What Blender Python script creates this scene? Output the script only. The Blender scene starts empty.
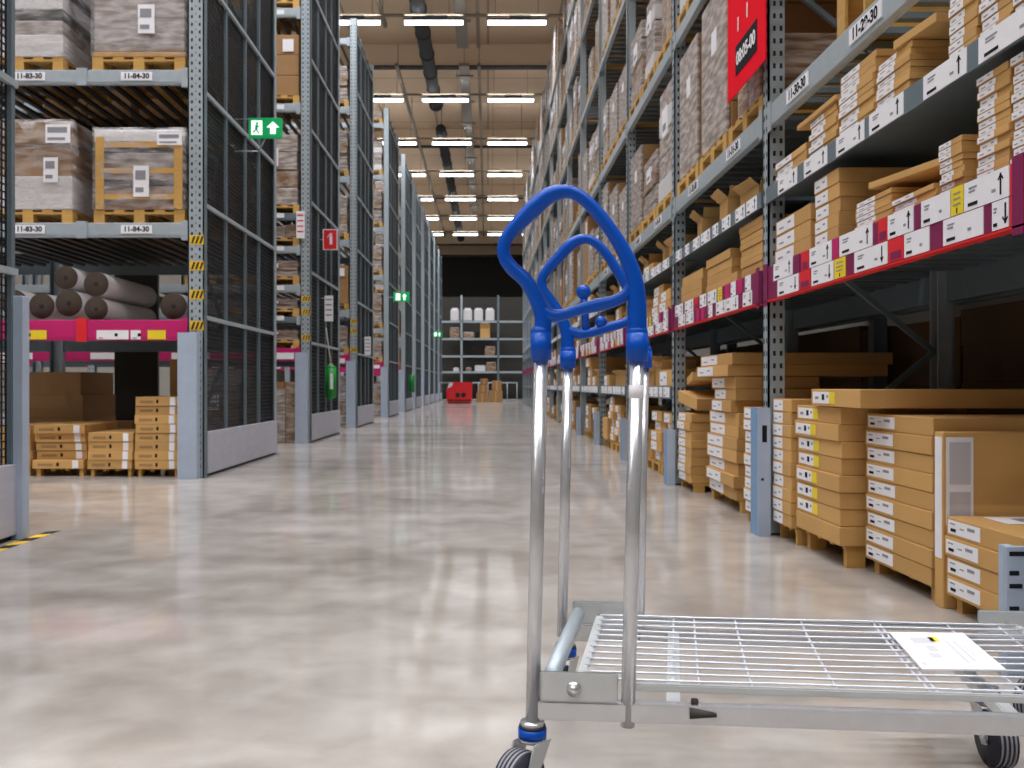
import bpy, bmesh, math, random
from mathutils import Vector, Matrix
random.seed(11)
R = random.Random(5)
C = bpy.context.scene.collection
F, CX, CY, H = 900.0, 488.0, 385.0, 0.9      # focal length in pixels, vanishing point, eye height
XL, XR = -2.75, 1.68                          # aisle faces of the two rack rows
def yr(px, X=XR): return F * X / (px - CX)    # distance of a point of known side offset

# ------------------------------------------------------------------ materials
def srgb(r, g, b):
    f = lambda c: (c / 255 / 12.92) if c / 255 <= .04045 else ((c / 255 + .055) / 1.055) ** 2.4
    return (f(r), f(g), f(b), 1)
def mat(name, rgb, rough=.6, metal=0., var=0., scale=8., bump=0., rnd=0., emit=0., coat=0., spec=.5, stretch=(1, 1, 1), rgb2=None):
    m = bpy.data.materials.new(name); m.use_nodes = True
    nt = m.node_tree; b = nt.nodes['Principled BSDF']; L = nt.links.new
    b.inputs['Base Color'].default_value = srgb(*rgb)
    b.inputs['Roughness'].default_value = rough; b.inputs['Metallic'].default_value = metal
    b.inputs['Specular IOR Level'].default_value = spec
    b.inputs['Coat Weight'].default_value = coat; b.inputs['Coat Roughness'].default_value = .15
    if emit:
        b.inputs['Emission Color'].default_value = srgb(*rgb); b.inputs['Emission Strength'].default_value = emit
    if var or bump or rnd or rgb2:
        tc = nt.nodes.new('ShaderNodeTexCoord'); mp = nt.nodes.new('ShaderNodeMapping'); n = nt.nodes.new('ShaderNodeTexNoise')
        oi = nt.nodes.new('ShaderNodeObjectInfo')
        mp.inputs['Scale'].default_value = stretch
        L(tc.outputs['Object'], mp.inputs[0]); L(mp.outputs[0], n.inputs['Vector'])
        n.inputs['Scale'].default_value = scale; n.inputs['Detail'].default_value = 4
        cur = None
        if rgb2:
            cr = nt.nodes.new('ShaderNodeValToRGB'); cr.color_ramp.elements[0].position = .4; cr.color_ramp.elements[1].position = .62
            cr.color_ramp.elements[0].color = srgb(*rgb); cr.color_ramp.elements[1].color = srgb(*rgb2)
            L(n.outputs['Fac'], cr.inputs[0]); cur = cr.outputs[0]
        hs = nt.nodes.new('ShaderNodeHueSaturation'); hs.inputs['Color'].default_value = srgb(*rgb)
        if cur: L(cur, hs.inputs['Color'])
        mr = nt.nodes.new('ShaderNodeMath'); mr.operation = 'MULTIPLY_ADD'; mr.inputs[1].default_value = var * 2; mr.inputs[2].default_value = 1 - var
        L(n.outputs['Fac'], mr.inputs[0])
        m2 = nt.nodes.new('ShaderNodeMath'); m2.operation = 'MULTIPLY_ADD'; m2.inputs[1].default_value = rnd; L(oi.outputs['Random'], m2.inputs[0]); m2.inputs[2].default_value = -rnd / 2
        m3 = nt.nodes.new('ShaderNodeMath'); m3.operation = 'ADD'; L(mr.outputs[0], m3.inputs[0]); L(m2.outputs[0], m3.inputs[1])
        L(m3.outputs[0], hs.inputs['Value']); L(hs.outputs[0], b.inputs['Base Color'])
        if bump:
            bp = nt.nodes.new('ShaderNodeBump'); bp.inputs['Strength'].default_value = bump; bp.inputs['Distance'].default_value = .01
            L(n.outputs['Fac'], bp.inputs['Height']); L(bp.outputs[0], b.inputs['Normal'])
    return m
M = dict(
    card=mat('cardboard', (200, 156, 94), .75, var=.12, scale=3, rnd=.22),
    card2=mat('brown_cardboard', (160, 122, 80), .8, var=.15, scale=3, rnd=.25),
    seam=mat('box_seam', (96, 66, 34), .9),
    paper=mat('white_paper', (240, 240, 246), .6, var=.04, scale=30),
    ink=mat('black_ink', (30, 30, 38), .9, spec=.15), ink2=mat('grey_ink', (140, 140, 150), .6), ink3=mat('faint_print', (198, 196, 204), .6), brown_shade=mat('shade_tinted_brown_board', (92, 70, 44), .85, var=.15, scale=3, rnd=.2),
    yel=mat('yellow_sticker', (240, 214, 40), .5), purple=mat('plum_enamel', (128, 26, 82), .45, var=.1, scale=6),
    magenta=mat('magenta_enamel', (196, 30, 108), .42, var=.12, scale=6), red=mat('red_plastic', (226, 34, 44), .5),
    banner=mat('red_banner_cloth', (240, 14, 40), .95, spec=.1),
    steel=mat('galvanised_steel', (172, 184, 192), .42, metal=.25, var=.12, scale=14, bump=.05),
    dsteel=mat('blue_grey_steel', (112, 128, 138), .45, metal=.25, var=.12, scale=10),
    guard=mat('pale_blue_guard', (170, 184, 204), .5, var=.08, scale=10, bump=.03),
    bguard=mat('blue_guard', (120, 156, 196), .5, var=.1, scale=10),
    plate=mat('scuffed_panel', (188, 190, 204), .5, metal=.15, var=.14, scale=5, stretch=(1, 1, 4)),
    wire=mat('dark_wire', (44, 48, 52), .5, metal=.3), hole=mat('punched_hole', (30, 34, 40), .8),
    wood=mat('pallet_wood', (200, 156, 84), .75, var=.2, scale=6, stretch=(1, 1, 6), rnd=.2),
    wrapg=mat('wrapped_goods', (140, 126, 118), .5, var=.1, scale=5, bump=.3, rnd=.25, stretch=(1, 1, 5), rgb2=(192, 184, 180), spec=.35),
    wrapb=mat('wrapped_brown_goods', (128, 98, 74), .45, var=.1, scale=4, bump=.3, rnd=.25, stretch=(1, 1, 3), rgb2=(180, 164, 150), spec=.35),
    white=mat('white_wrap', (210, 208, 210), .45, var=.06, scale=6, bump=.3),
    roll=mat('felt_roll_end', (84, 74, 66), .9, var=.2, scale=30), dark=mat('dark_board', (52, 50, 46), .8, var=.1, scale=4),
    blue=mat('blue_plastic', (0, 78, 184), .34, spec=.28),
    chrome=mat('zinc_plated_tube', (214, 216, 220), .24, metal=.7, var=.1, scale=25, bump=.02),
    zinc=mat('zinc_plate', (206, 210, 212), .35, metal=.4, var=.12, scale=12, bump=.04),
    wirez=mat('zinc_wire', (222, 226, 236), .35, metal=.45),
    rubber=mat('black_rubber', (34, 32, 44), .55), tread=mat('grey_tread', (150, 150, 160), .5),
    green=mat('green_exit_face', (0, 150, 84), .4, emit=.22), glyph=mat('white_glyph', (235, 255, 245), .4, emit=.45),
    greenp=mat('green_plastic', (12, 140, 46), .45), tape=mat('yellow_tape', (236, 190, 30), .55), tapek=mat('black_tape', (28, 28, 28), .6),
    tube=mat('lamp_tube', (244, 247, 252), .5, emit=3.4), uptube=mat('lamp_upper_tube', (246, 244, 250), .5, emit=42.), housing=mat('lamp_housing', (58, 58, 60), .6),
    duct=mat('dark_tray', (52, 53, 54), .85, spec=.2), duct2=mat('grey_strip', (128, 122, 114), .7), girder=mat('roof_girder', (116, 106, 92), .7), gweb=mat('girder_web', (214, 192, 164), .8),
    wall=mat('dark_cladding', (70, 70, 68), .85, var=.08, scale=2), sidewall=mat('grey_cladding', (140, 136, 130), .85, var=.08, scale=2),
    tiedown=mat('light_strap', (232, 226, 205), .5),
)
def floor_mat():
    m = bpy.data.materials.new('polished_concrete'); m.use_nodes = True
    nt = m.node_tree; b = nt.nodes['Principled BSDF']; L = nt.links.new
    tc = nt.nodes.new('ShaderNodeTexCoord')
    def noise(s, d, dist=0.):
        n = nt.nodes.new('ShaderNodeTexNoise'); n.inputs['Scale'].default_value = s; n.inputs['Detail'].default_value = d
        n.inputs['Distortion'].default_value = dist; L(tc.outputs['Object'], n.inputs['Vector']); return n
    mp = nt.nodes.new('ShaderNodeMapping'); mp.inputs['Scale'].default_value = (.55, 1.5, 1); L(tc.outputs['Object'], mp.inputs[0])
    n1 = noise(.8, 7, .3); L(mp.outputs[0], n1.inputs['Vector']); n2 = noise(4, 9, .3); n3 = noise(30, 2)
    cr = nt.nodes.new('ShaderNodeValToRGB'); e = cr.color_ramp.elements
    e[0].position = .3; e[0].color = srgb(136, 127, 119); e[1].position = .66; e[1].color = srgb(194, 188, 183)
    mx = nt.nodes.new('ShaderNodeMath'); mx.operation = 'MULTIPLY_ADD'; mx.inputs[1].default_value = .55
    m2 = nt.nodes.new('ShaderNodeMath'); m2.operation = 'MULTIPLY'; m2.inputs[1].default_value = .45
    L(n2.outputs['Fac'], m2.inputs[0]); L(n1.outputs['Fac'], mx.inputs[0]); L(m2.outputs[0], mx.inputs[2]); L(mx.outputs[0], cr.inputs[0])
    L(cr.outputs[0], b.inputs['Base Color'])
    rr = nt.nodes.new('ShaderNodeMapRange'); rr.inputs[3].default_value = .35; rr.inputs[4].default_value = .5
    L(n2.outputs['Fac'], rr.inputs[0]); L(rr.outputs[0], b.inputs['Roughness'])
    b.inputs['Coat Weight'].default_value = .75; b.inputs['Coat Roughness'].default_value = .085; b.inputs['Specular IOR Level'].default_value = .2
    bp = nt.nodes.new('ShaderNodeBump'); bp.inputs['Strength'].default_value = .01; bp.inputs['Distance'].default_value = .004
    L(n3.outputs['Fac'], bp.inputs['Height']); L(bp.outputs[0], b.inputs['Normal'])
    return m
def ceil_mat():
    m = bpy.data.materials.new('ceiling_panels'); m.use_nodes = True
    nt = m.node_tree; b = nt.nodes['Principled BSDF']; L = nt.links.new
    tc = nt.nodes.new('ShaderNodeTexCoord'); br = nt.nodes.new('ShaderNodeTexBrick')
    br.offset = 0; br.inputs['Scale'].default_value = 1; br.inputs['Brick Width'].default_value = 2.1; br.inputs['Row Height'].default_value = 2.64
    br.inputs['Mortar Size'].default_value = .035; br.inputs['Mortar Smooth'].default_value = .3
    br.inputs['Color1'].default_value = srgb(204, 180, 152); br.inputs['Color2'].default_value = srgb(196, 172, 144); br.inputs['Mortar'].default_value = srgb(140, 124, 104)
    L(tc.outputs['Object'], br.inputs['Vector']); L(br.outputs['Color'], b.inputs['Base Color']); b.inputs['Roughness'].default_value = .8
    return m
M['floor'] = floor_mat(); M['ceiling'] = ceil_mat()
def film_mat():
    m = bpy.data.materials.new('stretch_film'); m.use_nodes = True
    nt = m.node_tree; b = nt.nodes['Principled BSDF']; L = nt.links.new; out = nt.nodes['Material Output']
    b.inputs['Base Color'].default_value = srgb(225, 222, 226); b.inputs['Roughness'].default_value = .2
    t = nt.nodes.new('ShaderNodeBsdfTransparent'); mx = nt.nodes.new('ShaderNodeMixShader'); n = nt.nodes.new('ShaderNodeTexNoise')
    tc = nt.nodes.new('ShaderNodeTexCoord'); mp = nt.nodes.new('ShaderNodeMapping'); mp.inputs['Scale'].default_value = (1, 1, 5)
    mr = nt.nodes.new('ShaderNodeMapRange'); mr.inputs[1].default_value = .4; mr.inputs[2].default_value = .65; mr.inputs[3].default_value = .08; mr.inputs[4].default_value = .42
    n.inputs['Scale'].default_value = 4; n.inputs['Detail'].default_value = 5
    bp = nt.nodes.new('ShaderNodeBump'); bp.inputs['Strength'].default_value = .3; bp.inputs['Distance'].default_value = .012
    L(tc.outputs['Object'], mp.inputs[0]); L(mp.outputs[0], n.inputs['Vector']); L(n.outputs['Fac'], mr.inputs[0]); L(n.outputs['Fac'], bp.inputs['Height']); L(bp.outputs[0], b.inputs['Normal'])
    L(mr.outputs[0], mx.inputs[0]); L(t.outputs[0], mx.inputs[1]); L(b.outputs[0], mx.inputs[2]); L(mx.outputs[0], out.inputs['Surface'])
    return m
M['film'] = film_mat()

# ------------------------------------------------------------------ mesh builder
class MB:
    def __init__(s): s.bm = bmesh.new(); s.mats = []
    def mi(s, m):
        if m not in s.mats: s.mats.append(m)
        return s.mats.index(m)
    def _fin(s, vs, m, mtx=None, smooth=False):
        if mtx is not None: bmesh.ops.transform(s.bm, matrix=mtx, verts=vs)
        fs = {f for v in vs for f in v.link_faces}
        i = s.mi(m)
        for f in fs: f.material_index = i; f.smooth = smooth
    def box(s, x0, x1, y0, y1, z0, z1, m, bev=0., mtx=None):
        if x1 < x0: x0, x1 = x1, x0
        if y1 < y0: y0, y1 = y1, y0
        if z1 < z0: z0, z1 = z1, z0
        r = bmesh.ops.create_cube(s.bm, size=1)
        vs = r['verts']
        for v in vs: v.co = Vector(((x0 + x1) / 2 + v.co.x * (x1 - x0), (y0 + y1) / 2 + v.co.y * (y1 - y0), (z0 + z1) / 2 + v.co.z * (z1 - z0)))
        if bev:
            es = list({e for v in vs for e in v.link_edges})
            rb = bmesh.ops.bevel(s.bm, geom=es, offset=bev, segments=2, affect='EDGES', profile=.5)
            vs = rb['verts']; vs = list({v for f in rb['faces'] for v in f.verts} | set(vs))
        s._fin(vs, m, mtx); return s
    def bar(s, a, b, r, m, n=10, r2=None):          # round bar between two points
        a, b = Vector(a), Vector(b); d = b - a
        q = d.to_track_quat('Z', 'Y').to_matrix().to_4x4()
        c = bmesh.ops.create_cone(s.bm, cap_ends=True, segments=n, radius1=r, radius2=r if r2 is None else r2, depth=d.length)
        s._fin(c['verts'], m, Matrix.Translation((a + b) / 2) @ q, True); return s
    def flat(s, a, b, w, t, m, up=(0, 0, 1)):        # rectangular bar between two points
        a, b = Vector(a), Vector(b); d = (b - a); z = d.normalized(); u = Vector(up)
        x = u.cross(z)
        if x.length < 1e-4: x = Vector((1, 0, 0))
        x.normalize(); y = z.cross(x)
        mt = Matrix.Translation((a + b) / 2) @ Matrix((x, y, z)).transposed().to_4x4()
        r = bmesh.ops.create_cube(s.bm, size=1)
        for v in r['verts']: v.co = Vector((v.co.x * w, v.co.y * t, v.co.z * d.length))
        s._fin(r['verts'], m, mt); return s
    def cyl(s, c, r, h, m, axis='Z', n=20, r2=None):
        ax = dict(X=Vector((1, 0, 0)), Y=Vector((0, 1, 0)), Z=Vector((0, 0, 1)))[axis]
        c = Vector(c); return s.bar(c - ax * h / 2, c + ax * h / 2, r, m, n, r2)
    def ball(s, c, r, m, sc=(1, 1, 1)):
        q = bmesh.ops.create_uvsphere(s.bm, u_segments=16, v_segments=10, radius=r)
        s._fin(q['verts'], m, Matrix.Translation(c) @ Matrix.Diagonal((*sc, 1)), True); return s
    def tube(s, pts, rads, m, n=14, sub=6, closed=False):    # smooth tube through points (Catmull-Rom)
        P = [Vector(p) for p in pts]; N = len(P); out = []
        rng = range(N if closed else N - 1)
        for i in rng:
            p0 = P[(i - 1) % N] if (closed or i > 0) else P[0]; p1 = P[i]; p2 = P[(i + 1) % N]
            p3 = P[(i + 2) % N] if (closed or i + 2 < N) else P[-1]
            for k in range(sub):
                t = k / sub
                q = .5 * ((2 * p1) + (p2 - p0) * t + (2 * p0 - 5 * p1 + 4 * p2 - p3) * t * t + (3 * p1 - p0 - 3 * p2 + p3) * t ** 3)
                out.append((q, rads[i] * (1 - t) + rads[(i + 1) % N] * t))
        if not closed: out.append((P[-1], rads[-1]))
        rings = []; nrm = None; K = len(out)
        for i, (q, r) in enumerate(out):
            a = out[(i - 1) % K][0] if (closed or i > 0) else q
            b = out[(i + 1) % K][0] if (closed or i + 1 < K) else q
            tg = (b - a).normalized()
            if nrm is None:
                nrm = Vector((0, 1, 0)).cross(tg)
                if nrm.length < .01: nrm = Vector((1, 0, 0)).cross(tg)
            nrm = (nrm - tg * nrm.dot(tg)).normalized(); bn = tg.cross(nrm)
            rings.append([s.bm.verts.new(q + (nrm * math.cos(2 * math.pi * j / n) + bn * math.sin(2 * math.pi * j / n)) * r) for j in range(n)])
        i_ = s.mi(m)
        prs = [(rings[i], rings[i + 1]) for i in range(K - 1)] + ([(rings[-1], rings[0])] if closed else [])
        for A, B in prs:
            for j in range(n):
                f = s.bm.faces.new((A[j], A[(j + 1) % n], B[(j + 1) % n], B[j])); f.material_index = i_; f.smooth = True
        if not closed:
            for rg in (rings[0], rings[-1]):
                f = s.bm.faces.new(rg); f.material_index = i_
        return s
    def prism(s, poly, y0, y1, m, plane='XZ'):
        vs = []
        for yy in (y0, y1):
            vs.append([s.bm.verts.new({'XZ': (p[0], yy, p[1]), 'YZ': (yy, p[0], p[1]), 'XY': (p[0], p[1], yy)}[plane]) for p in poly])
        i = s.mi(m); n = len(poly)
        fs = [s.bm.faces.new(vs[0]), s.bm.faces.new(vs[1][::-1])]
        for k in range(n): fs.append(s.bm.faces.new((vs[0][k], vs[1][k], vs[1][(k + 1) % n], vs[0][(k + 1) % n])))
        for f in fs: f.material_index = i
        return s
    def mesh(s, name):
        bmesh.ops.recalc_face_normals(s.bm, faces=s.bm.faces)
        me = bpy.data.meshes.new(name); s.bm.to_mesh(me); s.bm.free()
        for m in s.mats: me.materials.append(m)
        return me
    def obj(s, name, parent=None, **kw):
        o = bpy.data.objects.new(name, s.mesh(name)); C.objects.link(o)
        if parent: o.parent = parent
        for k, v in kw.items(): o[k] = v
        return o
def tag(o, label, cat, group=None, kind=None):
    o['label'] = label; o['category'] = cat
    if group: o['group'] = group
    if kind: o['kind'] = kind
    return o
def thing(name, label, cat, loc=(0, 0, 0), rz=0., group=None):
    o = bpy.data.objects.new(name, None); C.objects.link(o); o.empty_display_size = .1
    o.location = loc; o.rotation_euler.z = rz
    return tag(o, label, cat, group)
def inst(name, me, parent=None, loc=(0, 0, 0), rot=(0, 0, 0), sc=(1, 1, 1)):
    o = bpy.data.objects.new(name, me); C.objects.link(o); o.location = loc; o.rotation_euler = rot; o.scale = sc
    if parent: o.parent = parent
    return o
def dup(o, parent=None):
    c = o.copy(); C.objects.link(c); c.parent = parent
    for ch in list(o.children): dup(ch, c)
    return c
def structure(mb, name):
    o = mb.obj(name); o['kind'] = 'structure'; return o
ORD = 'lowest second third fourth fifth sixth seventh eighth ninth tenth eleventh twelfth thirteenth fourteenth fifteenth sixteenth seventeenth eighteenth nineteenth'.split()
NTH = ['first'] + ORD[1:]
def textmesh(txt, size, name='text'):
    cu = bpy.data.curves.new(name, 'FONT'); cu.body = txt; cu.size = size; cu.extrude = .0006; cu.align_x = 'CENTER'; cu.align_y = 'CENTER'; cu.offset = size * .03
    o = bpy.data.objects.new(name, cu); C.objects.link(o)
    dg = bpy.context.evaluated_depsgraph_get(); me = bpy.data.meshes.new_from_object(o.evaluated_get(dg))
    bpy.data.objects.remove(o); bpy.data.curves.remove(cu)
    return me
def add_text(parent, txt, size, m, loc, rot, name='lettering', sx=1.):
    me = textmesh(txt, size); me.materials.clear(); me.materials.append(m)
    return inst(name, me, parent, loc, rot, (sx, 1, 1))
ROT_CAM = (math.pi / 2, 0, 0)                     # text facing the camera (-Y)
ROT_AISLE_R = (math.pi / 2, 0, -math.pi / 2)      # text on the face of the rack at +X, facing -X

# ------------------------------------------------------------------ the hall
ZC = 11.7
structure(MB().box(-15, 9, -9, 78, -.1, 0, M['floor']), 'floor')
structure(MB().box(-15, 9, -9, 78, ZC, ZC + .1, M['ceiling']), 'ceiling')
structure(MB().box(-15, 9, 76, 76.2, 0, ZC, M['wall']), 'wall_end')
structure(MB().box(-15, 9, -9.2, -9, 0, ZC, M['sidewall']), 'wall_back')
structure(MB().box(-15.2, -15, -9, 78, 0, ZC, M['sidewall']), 'wall_left')
structure(MB().box(9, 9.2, -9, 78, 0, ZC, M['sidewall']), 'wall_right')
k = 0
for y in (5.9, 28.5, 38, 48.5, 53.5, 59, 64.5, 70):
    mb = MB(); mb.box(-14.9, 8.9, y, y + .12, 11.0, ZC - .002, M['gweb']); mb.box(-14.9, 8.9, y - .08, y + .2, 10.95, 11.0, M['duct'])
    k += 1; structure(mb, 'trim_%d' % k)

# lamps
housing = MB(); housing.box(-.77, .77, -.05, .05, .056, .10, M['housing'], .006); housing.box(-.2, .35, -.08, .08, .10, .16, M['housing'])
hm = housing.mesh('lamp_housing'); tm = MB().bar((-.75, 0, 0), (.75, 0, 0), .055, M['tube'], 10).mesh('lamp_tube')
rodm = MB().bar((0, 0, .1), (0, 0, ZC - 10.2 - .003), .008, M['housing'], 6).mesh('suspension_rod')
proto = thing('ceiling_lamp', 'x', 'lamp', group='strip lamps hung under the ceiling')

def strip_light(name, power, z, up, spread):
    l = bpy.data.lights.new(name, 'AREA'); l.shape = 'RECTANGLE'; l.size = 1.5; l.size_y = .1; l.energy = power; l.color = (.95, .97, 1); l.spread = math.radians(spread)
    o = bpy.data.objects.new(name, l); C.objects.link(o); o.parent = proto; o.location = (0, 0, z)
    if up: o.rotation_euler.x = math.pi
strip_light('downlight', 34, -.06, False, 125); strip_light('added_uplight', 9.0, .17, True, 170)  # upward light is added to brighten the ceiling
inst('housing', hm, proto); inst('lamp_tube', tm, proto); inst('suspension_rod', rodm, proto, (-.55, 0, 0)); inst('suspension_rod', rodm, proto, (.55, 0, 0))
first = True
for r in range(-5, 7):
    y = 23.1 + 5.25 * r + (1.05 if r > 0 else 0)
    for c in range(-5, 4):
        x = -1.39 + 2.13 * c
        if r > 6 and abs(c) > 3: continue
        o = proto if first else dup(proto); first = False
        o.location = (x, y, 10.2)
        rowd = '%s row before the first in view' % NTH[-r - 1] if r < 0 else '%s row down the aisle' % NTH[r]
        o['label'] = 'white strip lamp %s, %s' % (rowd, ['sixth from the duct', 'fourth outward from the duct', 'third outward from the duct', 'above the caged racks', 'under the thin conduit', 'under the dark duct', 'beside the shelf row', 'above the shelf row', 'beyond the shelf row'][c + 5])
    mb = MB(); mb.box(-14.5, 8.5, y - .03, y + .03, 10.36, 10.42, M['girder'])
    for x in range(-13, 9, 3): mb.bar((x, y, 10.42), (x, y, ZC - .003), .01, M['girder'], 6)
    if r >= 0: tag(mb.obj('lamp_carrier_rail'), 'thin dark carrier rail over the %s row of strip lamps' % NTH[r], 'rail', 'carrier rails over the lamps')
def tray(name, x, w, z, ys, m, lab, h=.1, rungs=False):
    mb = MB()
    for y0, y1 in ys:
        mb.box(x - w / 2, x + w / 2, y0, y1, z, z + h, m, .0)
        y = y0 + .8
        while y < y1 and rungs: mb.box(x - w / 2 - .12, x + w / 2 + .12, y, y + .12, z - .04, z, m); y += 2.6
    for y0, y1 in ys:
        y = y0 + .5
        while y < y1: mb.bar((x, y, z + h), (x, y, ZC - .003), .012, m, 6); y += 5.3
    return tag(mb.obj(name), lab, name.split('_')[-1])
def duct(y0, y1, lab):
    t = thing('air_duct', lab, 'duct', (-1.81, y0, 10.7), group=None)
    mb = MB(); mb.bar((0, 0, 0), (0, y1 - y0, 0), .2, M['duct'], 20)
    y = .6
    while y < y1 - y0: mb.bar((0, y, 0), (0, y + .06, 0), .225, M['duct'], 20); y += 1.6
    mb.obj('duct_tube', t)
    h = MB(); y = .5
    while y < y1 - y0: h.bar((0, y, .2), (0, y, ZC - 10.7 - .003), .015, M['duct'], 6); y += 3
    h.obj('hanger', t)
    MB().bar((0, y1 - y0, 0), (0, y1 - y0 + .05, 0), .25, M['housing'], 20).obj('end_cap', t)
duct(10.0, 31.4, 'dark grey duct running overhead with its capped end above the aisle')
duct(34.5, 60, 'dark duct beginning farther down the hall beyond a gap')
tray('perforated_strip', -.75, .32, 10.82, [(8, 26.5), (28, 52)], M['duct2'], 'grey perforated strip hung along the ceiling beside the dark duct', rungs=True)
tray('sprinkler_pipe', -.28, .1, 10.82, [(8, 26.5), (28, 60)], M['girder'], 'thin pipe running along the ceiling beside the grey strip', rungs=False)
tray('cable_conduit', -2.85, .1, 10.82, [(8, 25), (28, 60)], M['girder'], 'thin conduit along the ceiling above the wire-caged racks')

# ------------------------------------------------------------------ shared goods
def flat_box_mesh(L, W, Hh, face='X', label=None, strap=False, m='card', lid=True):
    """flat carton; the labelled face looks towards -X (or -Y); origin in the middle of that face's foot"""
    mb = MB()
    mb.box(0, L, -W / 2, W / 2, 0, Hh, M[m], min(.004, Hh * .08))
    e = .0015
    if label == 'long':                      # white label strip with print, at the far end
        mb.box(-e, .002, W * .04, W * .47, Hh * .16, Hh * .86, M['paper'])
        mb.box(-e * 2, 0, W * .36, W * .43, Hh * .3, Hh * .45, M['ink']); mb.box(-e * 2, 0, W * .37, W * .44, Hh * .66, Hh * .72, M['ink2'])
        mb.box(-e * 2, 0, W * .11, W * .2, Hh * .55, Hh * .7, M['ink2']); mb.box(-e * 2, 0, W * .25, W * .3, Hh * .5, Hh * .56, M['ink2'])
    elif label == 'yellow':
        mb.box(-e, .002, W * .1, W * .46, Hh * .16, Hh * .84, M['paper']); mb.box(-e, .002, -W * .02, W * .1, Hh * .16, Hh * .84, M['yel'])
        mb.box(-e * 2, 0, W * .2, W * .25, Hh * .36, Hh * .7, M['ink']); mb.box(-e * 2, 0, W * .33, W * .4, Hh * .4, Hh * .56, M['ink2']); mb.box(-e * 2, 0, W * .12, W * .15, Hh * .5, Hh * .66, M['ink2'])
    elif label == 'wide':
        mb.box(-e, .002, -W * .06, W * .46, Hh * .08, Hh * .9, M['paper']); mb.box(-e * 2, 0, W * .25, W * .38, Hh * .35, Hh * .45, M['ink2'])
        mb.box(-e * 2, 0, W * .04, W * .12, Hh * .5, Hh * .62, M['ink2'])
    elif label == 'strip':                   # narrow label near one end, dark mark in the middle
        mb.box(-e, .002, -W * .40, -W * .28, Hh * .06, Hh * .94, M['paper']); mb.box(-e, .002, -W * .02, W * .03, Hh * .3, Hh * .7, M['ink'])
        mb.box(-e, .002, W * .1, W * .4, Hh * .3, Hh * .6, M['card2']); 
    if strap: mb.box(-e, L, -W * .2, -W * .17, -e, Hh + e, M['tiedown'])
    me = mb.mesh('flat_box')
    if face == 'Y': me.transform(Matrix.Rotation(math.pi / 2, 4, 'Z'))
    return me
def pallet_mesh(w, d, face='X'):
    mb = MB()                                  # w along Y, d along X, origin at the middle of the face's foot
    for i in range(5):
        y = -w / 2 + .05 + i * (w - .1) / 4; mb.box(0, d, y - .05, y + .05, .105, .127, M['wood'])
    for y in (-w / 2 + .05, 0, w / 2 - .05):
        for x in (.06, d / 2, d - .06): mb.box(x - .06, x + .06, y - .05, y + .05, .02, .085, M['wood'])
        mb.box(0, d, y - .05, y + .05, 0, .02, M['wood'])
    for x in (.05, d / 2, d - .05): mb.box(x - .05, x + .05, -w / 2, w / 2, .085, .105, M['wood'])
    me = mb.mesh('pallet')
    if face == 'Y': me.transform(Matrix.Rotation(math.pi / 2, 4, 'Z'))
    return me
PH = .127
PX = pallet_mesh(.8, 1.1); PY = pallet_mesh(.86, 1.15, 'Y')
def low_pallet_mesh(w, d):
    mb = MB()
    for i in range(4):
        y = -w / 2 + .04 + i * (w - .08) / 3; mb.box(0, d, y - .04, y + .04, .05, .065, M['wood'])
    for y in (-w / 2 + .04, w / 2 - .04):
        for x in (.05, d / 2, d - .05): mb.box(x - .045, x + .045, y - .04, y + .04, 0, .05, M['wood'])
    return mb.mesh('low_pallet')
LP = low_pallet_mesh(1, 1)
def low_pallet(x, y, w, d, h, lab, face='X'):
    o = inst('pallet', LP, None, (x, y, 0), (0, 0, 0 if face == 'X' else math.pi / 2), (d, w, h / .065))
    return tag(o, lab, 'pallet', 'low pallets under the floor stacks')

def stack(desc, X, y0, y1, zb, zt, n, L, label='long', jit=.004, zj=0., m='card', group=None, rz=0., cat='box', shift=None, face='X', name='flat_box'):
    """n cartons one upon another between two distances"""
    Hh = (zt - zb) / n - .0008; W = abs(y1 - y0); yc = (y0 + y1) / 2
    me = flat_box_mesh(L, W, Hh, face, label, m=m)
    out = []
    for i in range(n):
        jx, jy = R.uniform(-jit, jit), R.uniform(-jit, jit)
        if shift and i in shift: jx += shift[i][0]; jy += shift[i][1]
        loc = (X + jx, yc + jy, zb + i * (Hh + .0008)) if face == 'X' else (yc + jy, X + jx, zb + i * (Hh + .0008))
        o = inst(name, me, None, loc, (0, 0, rz + R.uniform(-zj, zj)))
        which = 'top' if i == n - 1 else ORD[i] if i < len(ORD) else 'upper'
        tag(o, '%s box of %s' % (which, desc), cat, group or 'boxes of ' + desc); out.append(o)
    return out

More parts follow.
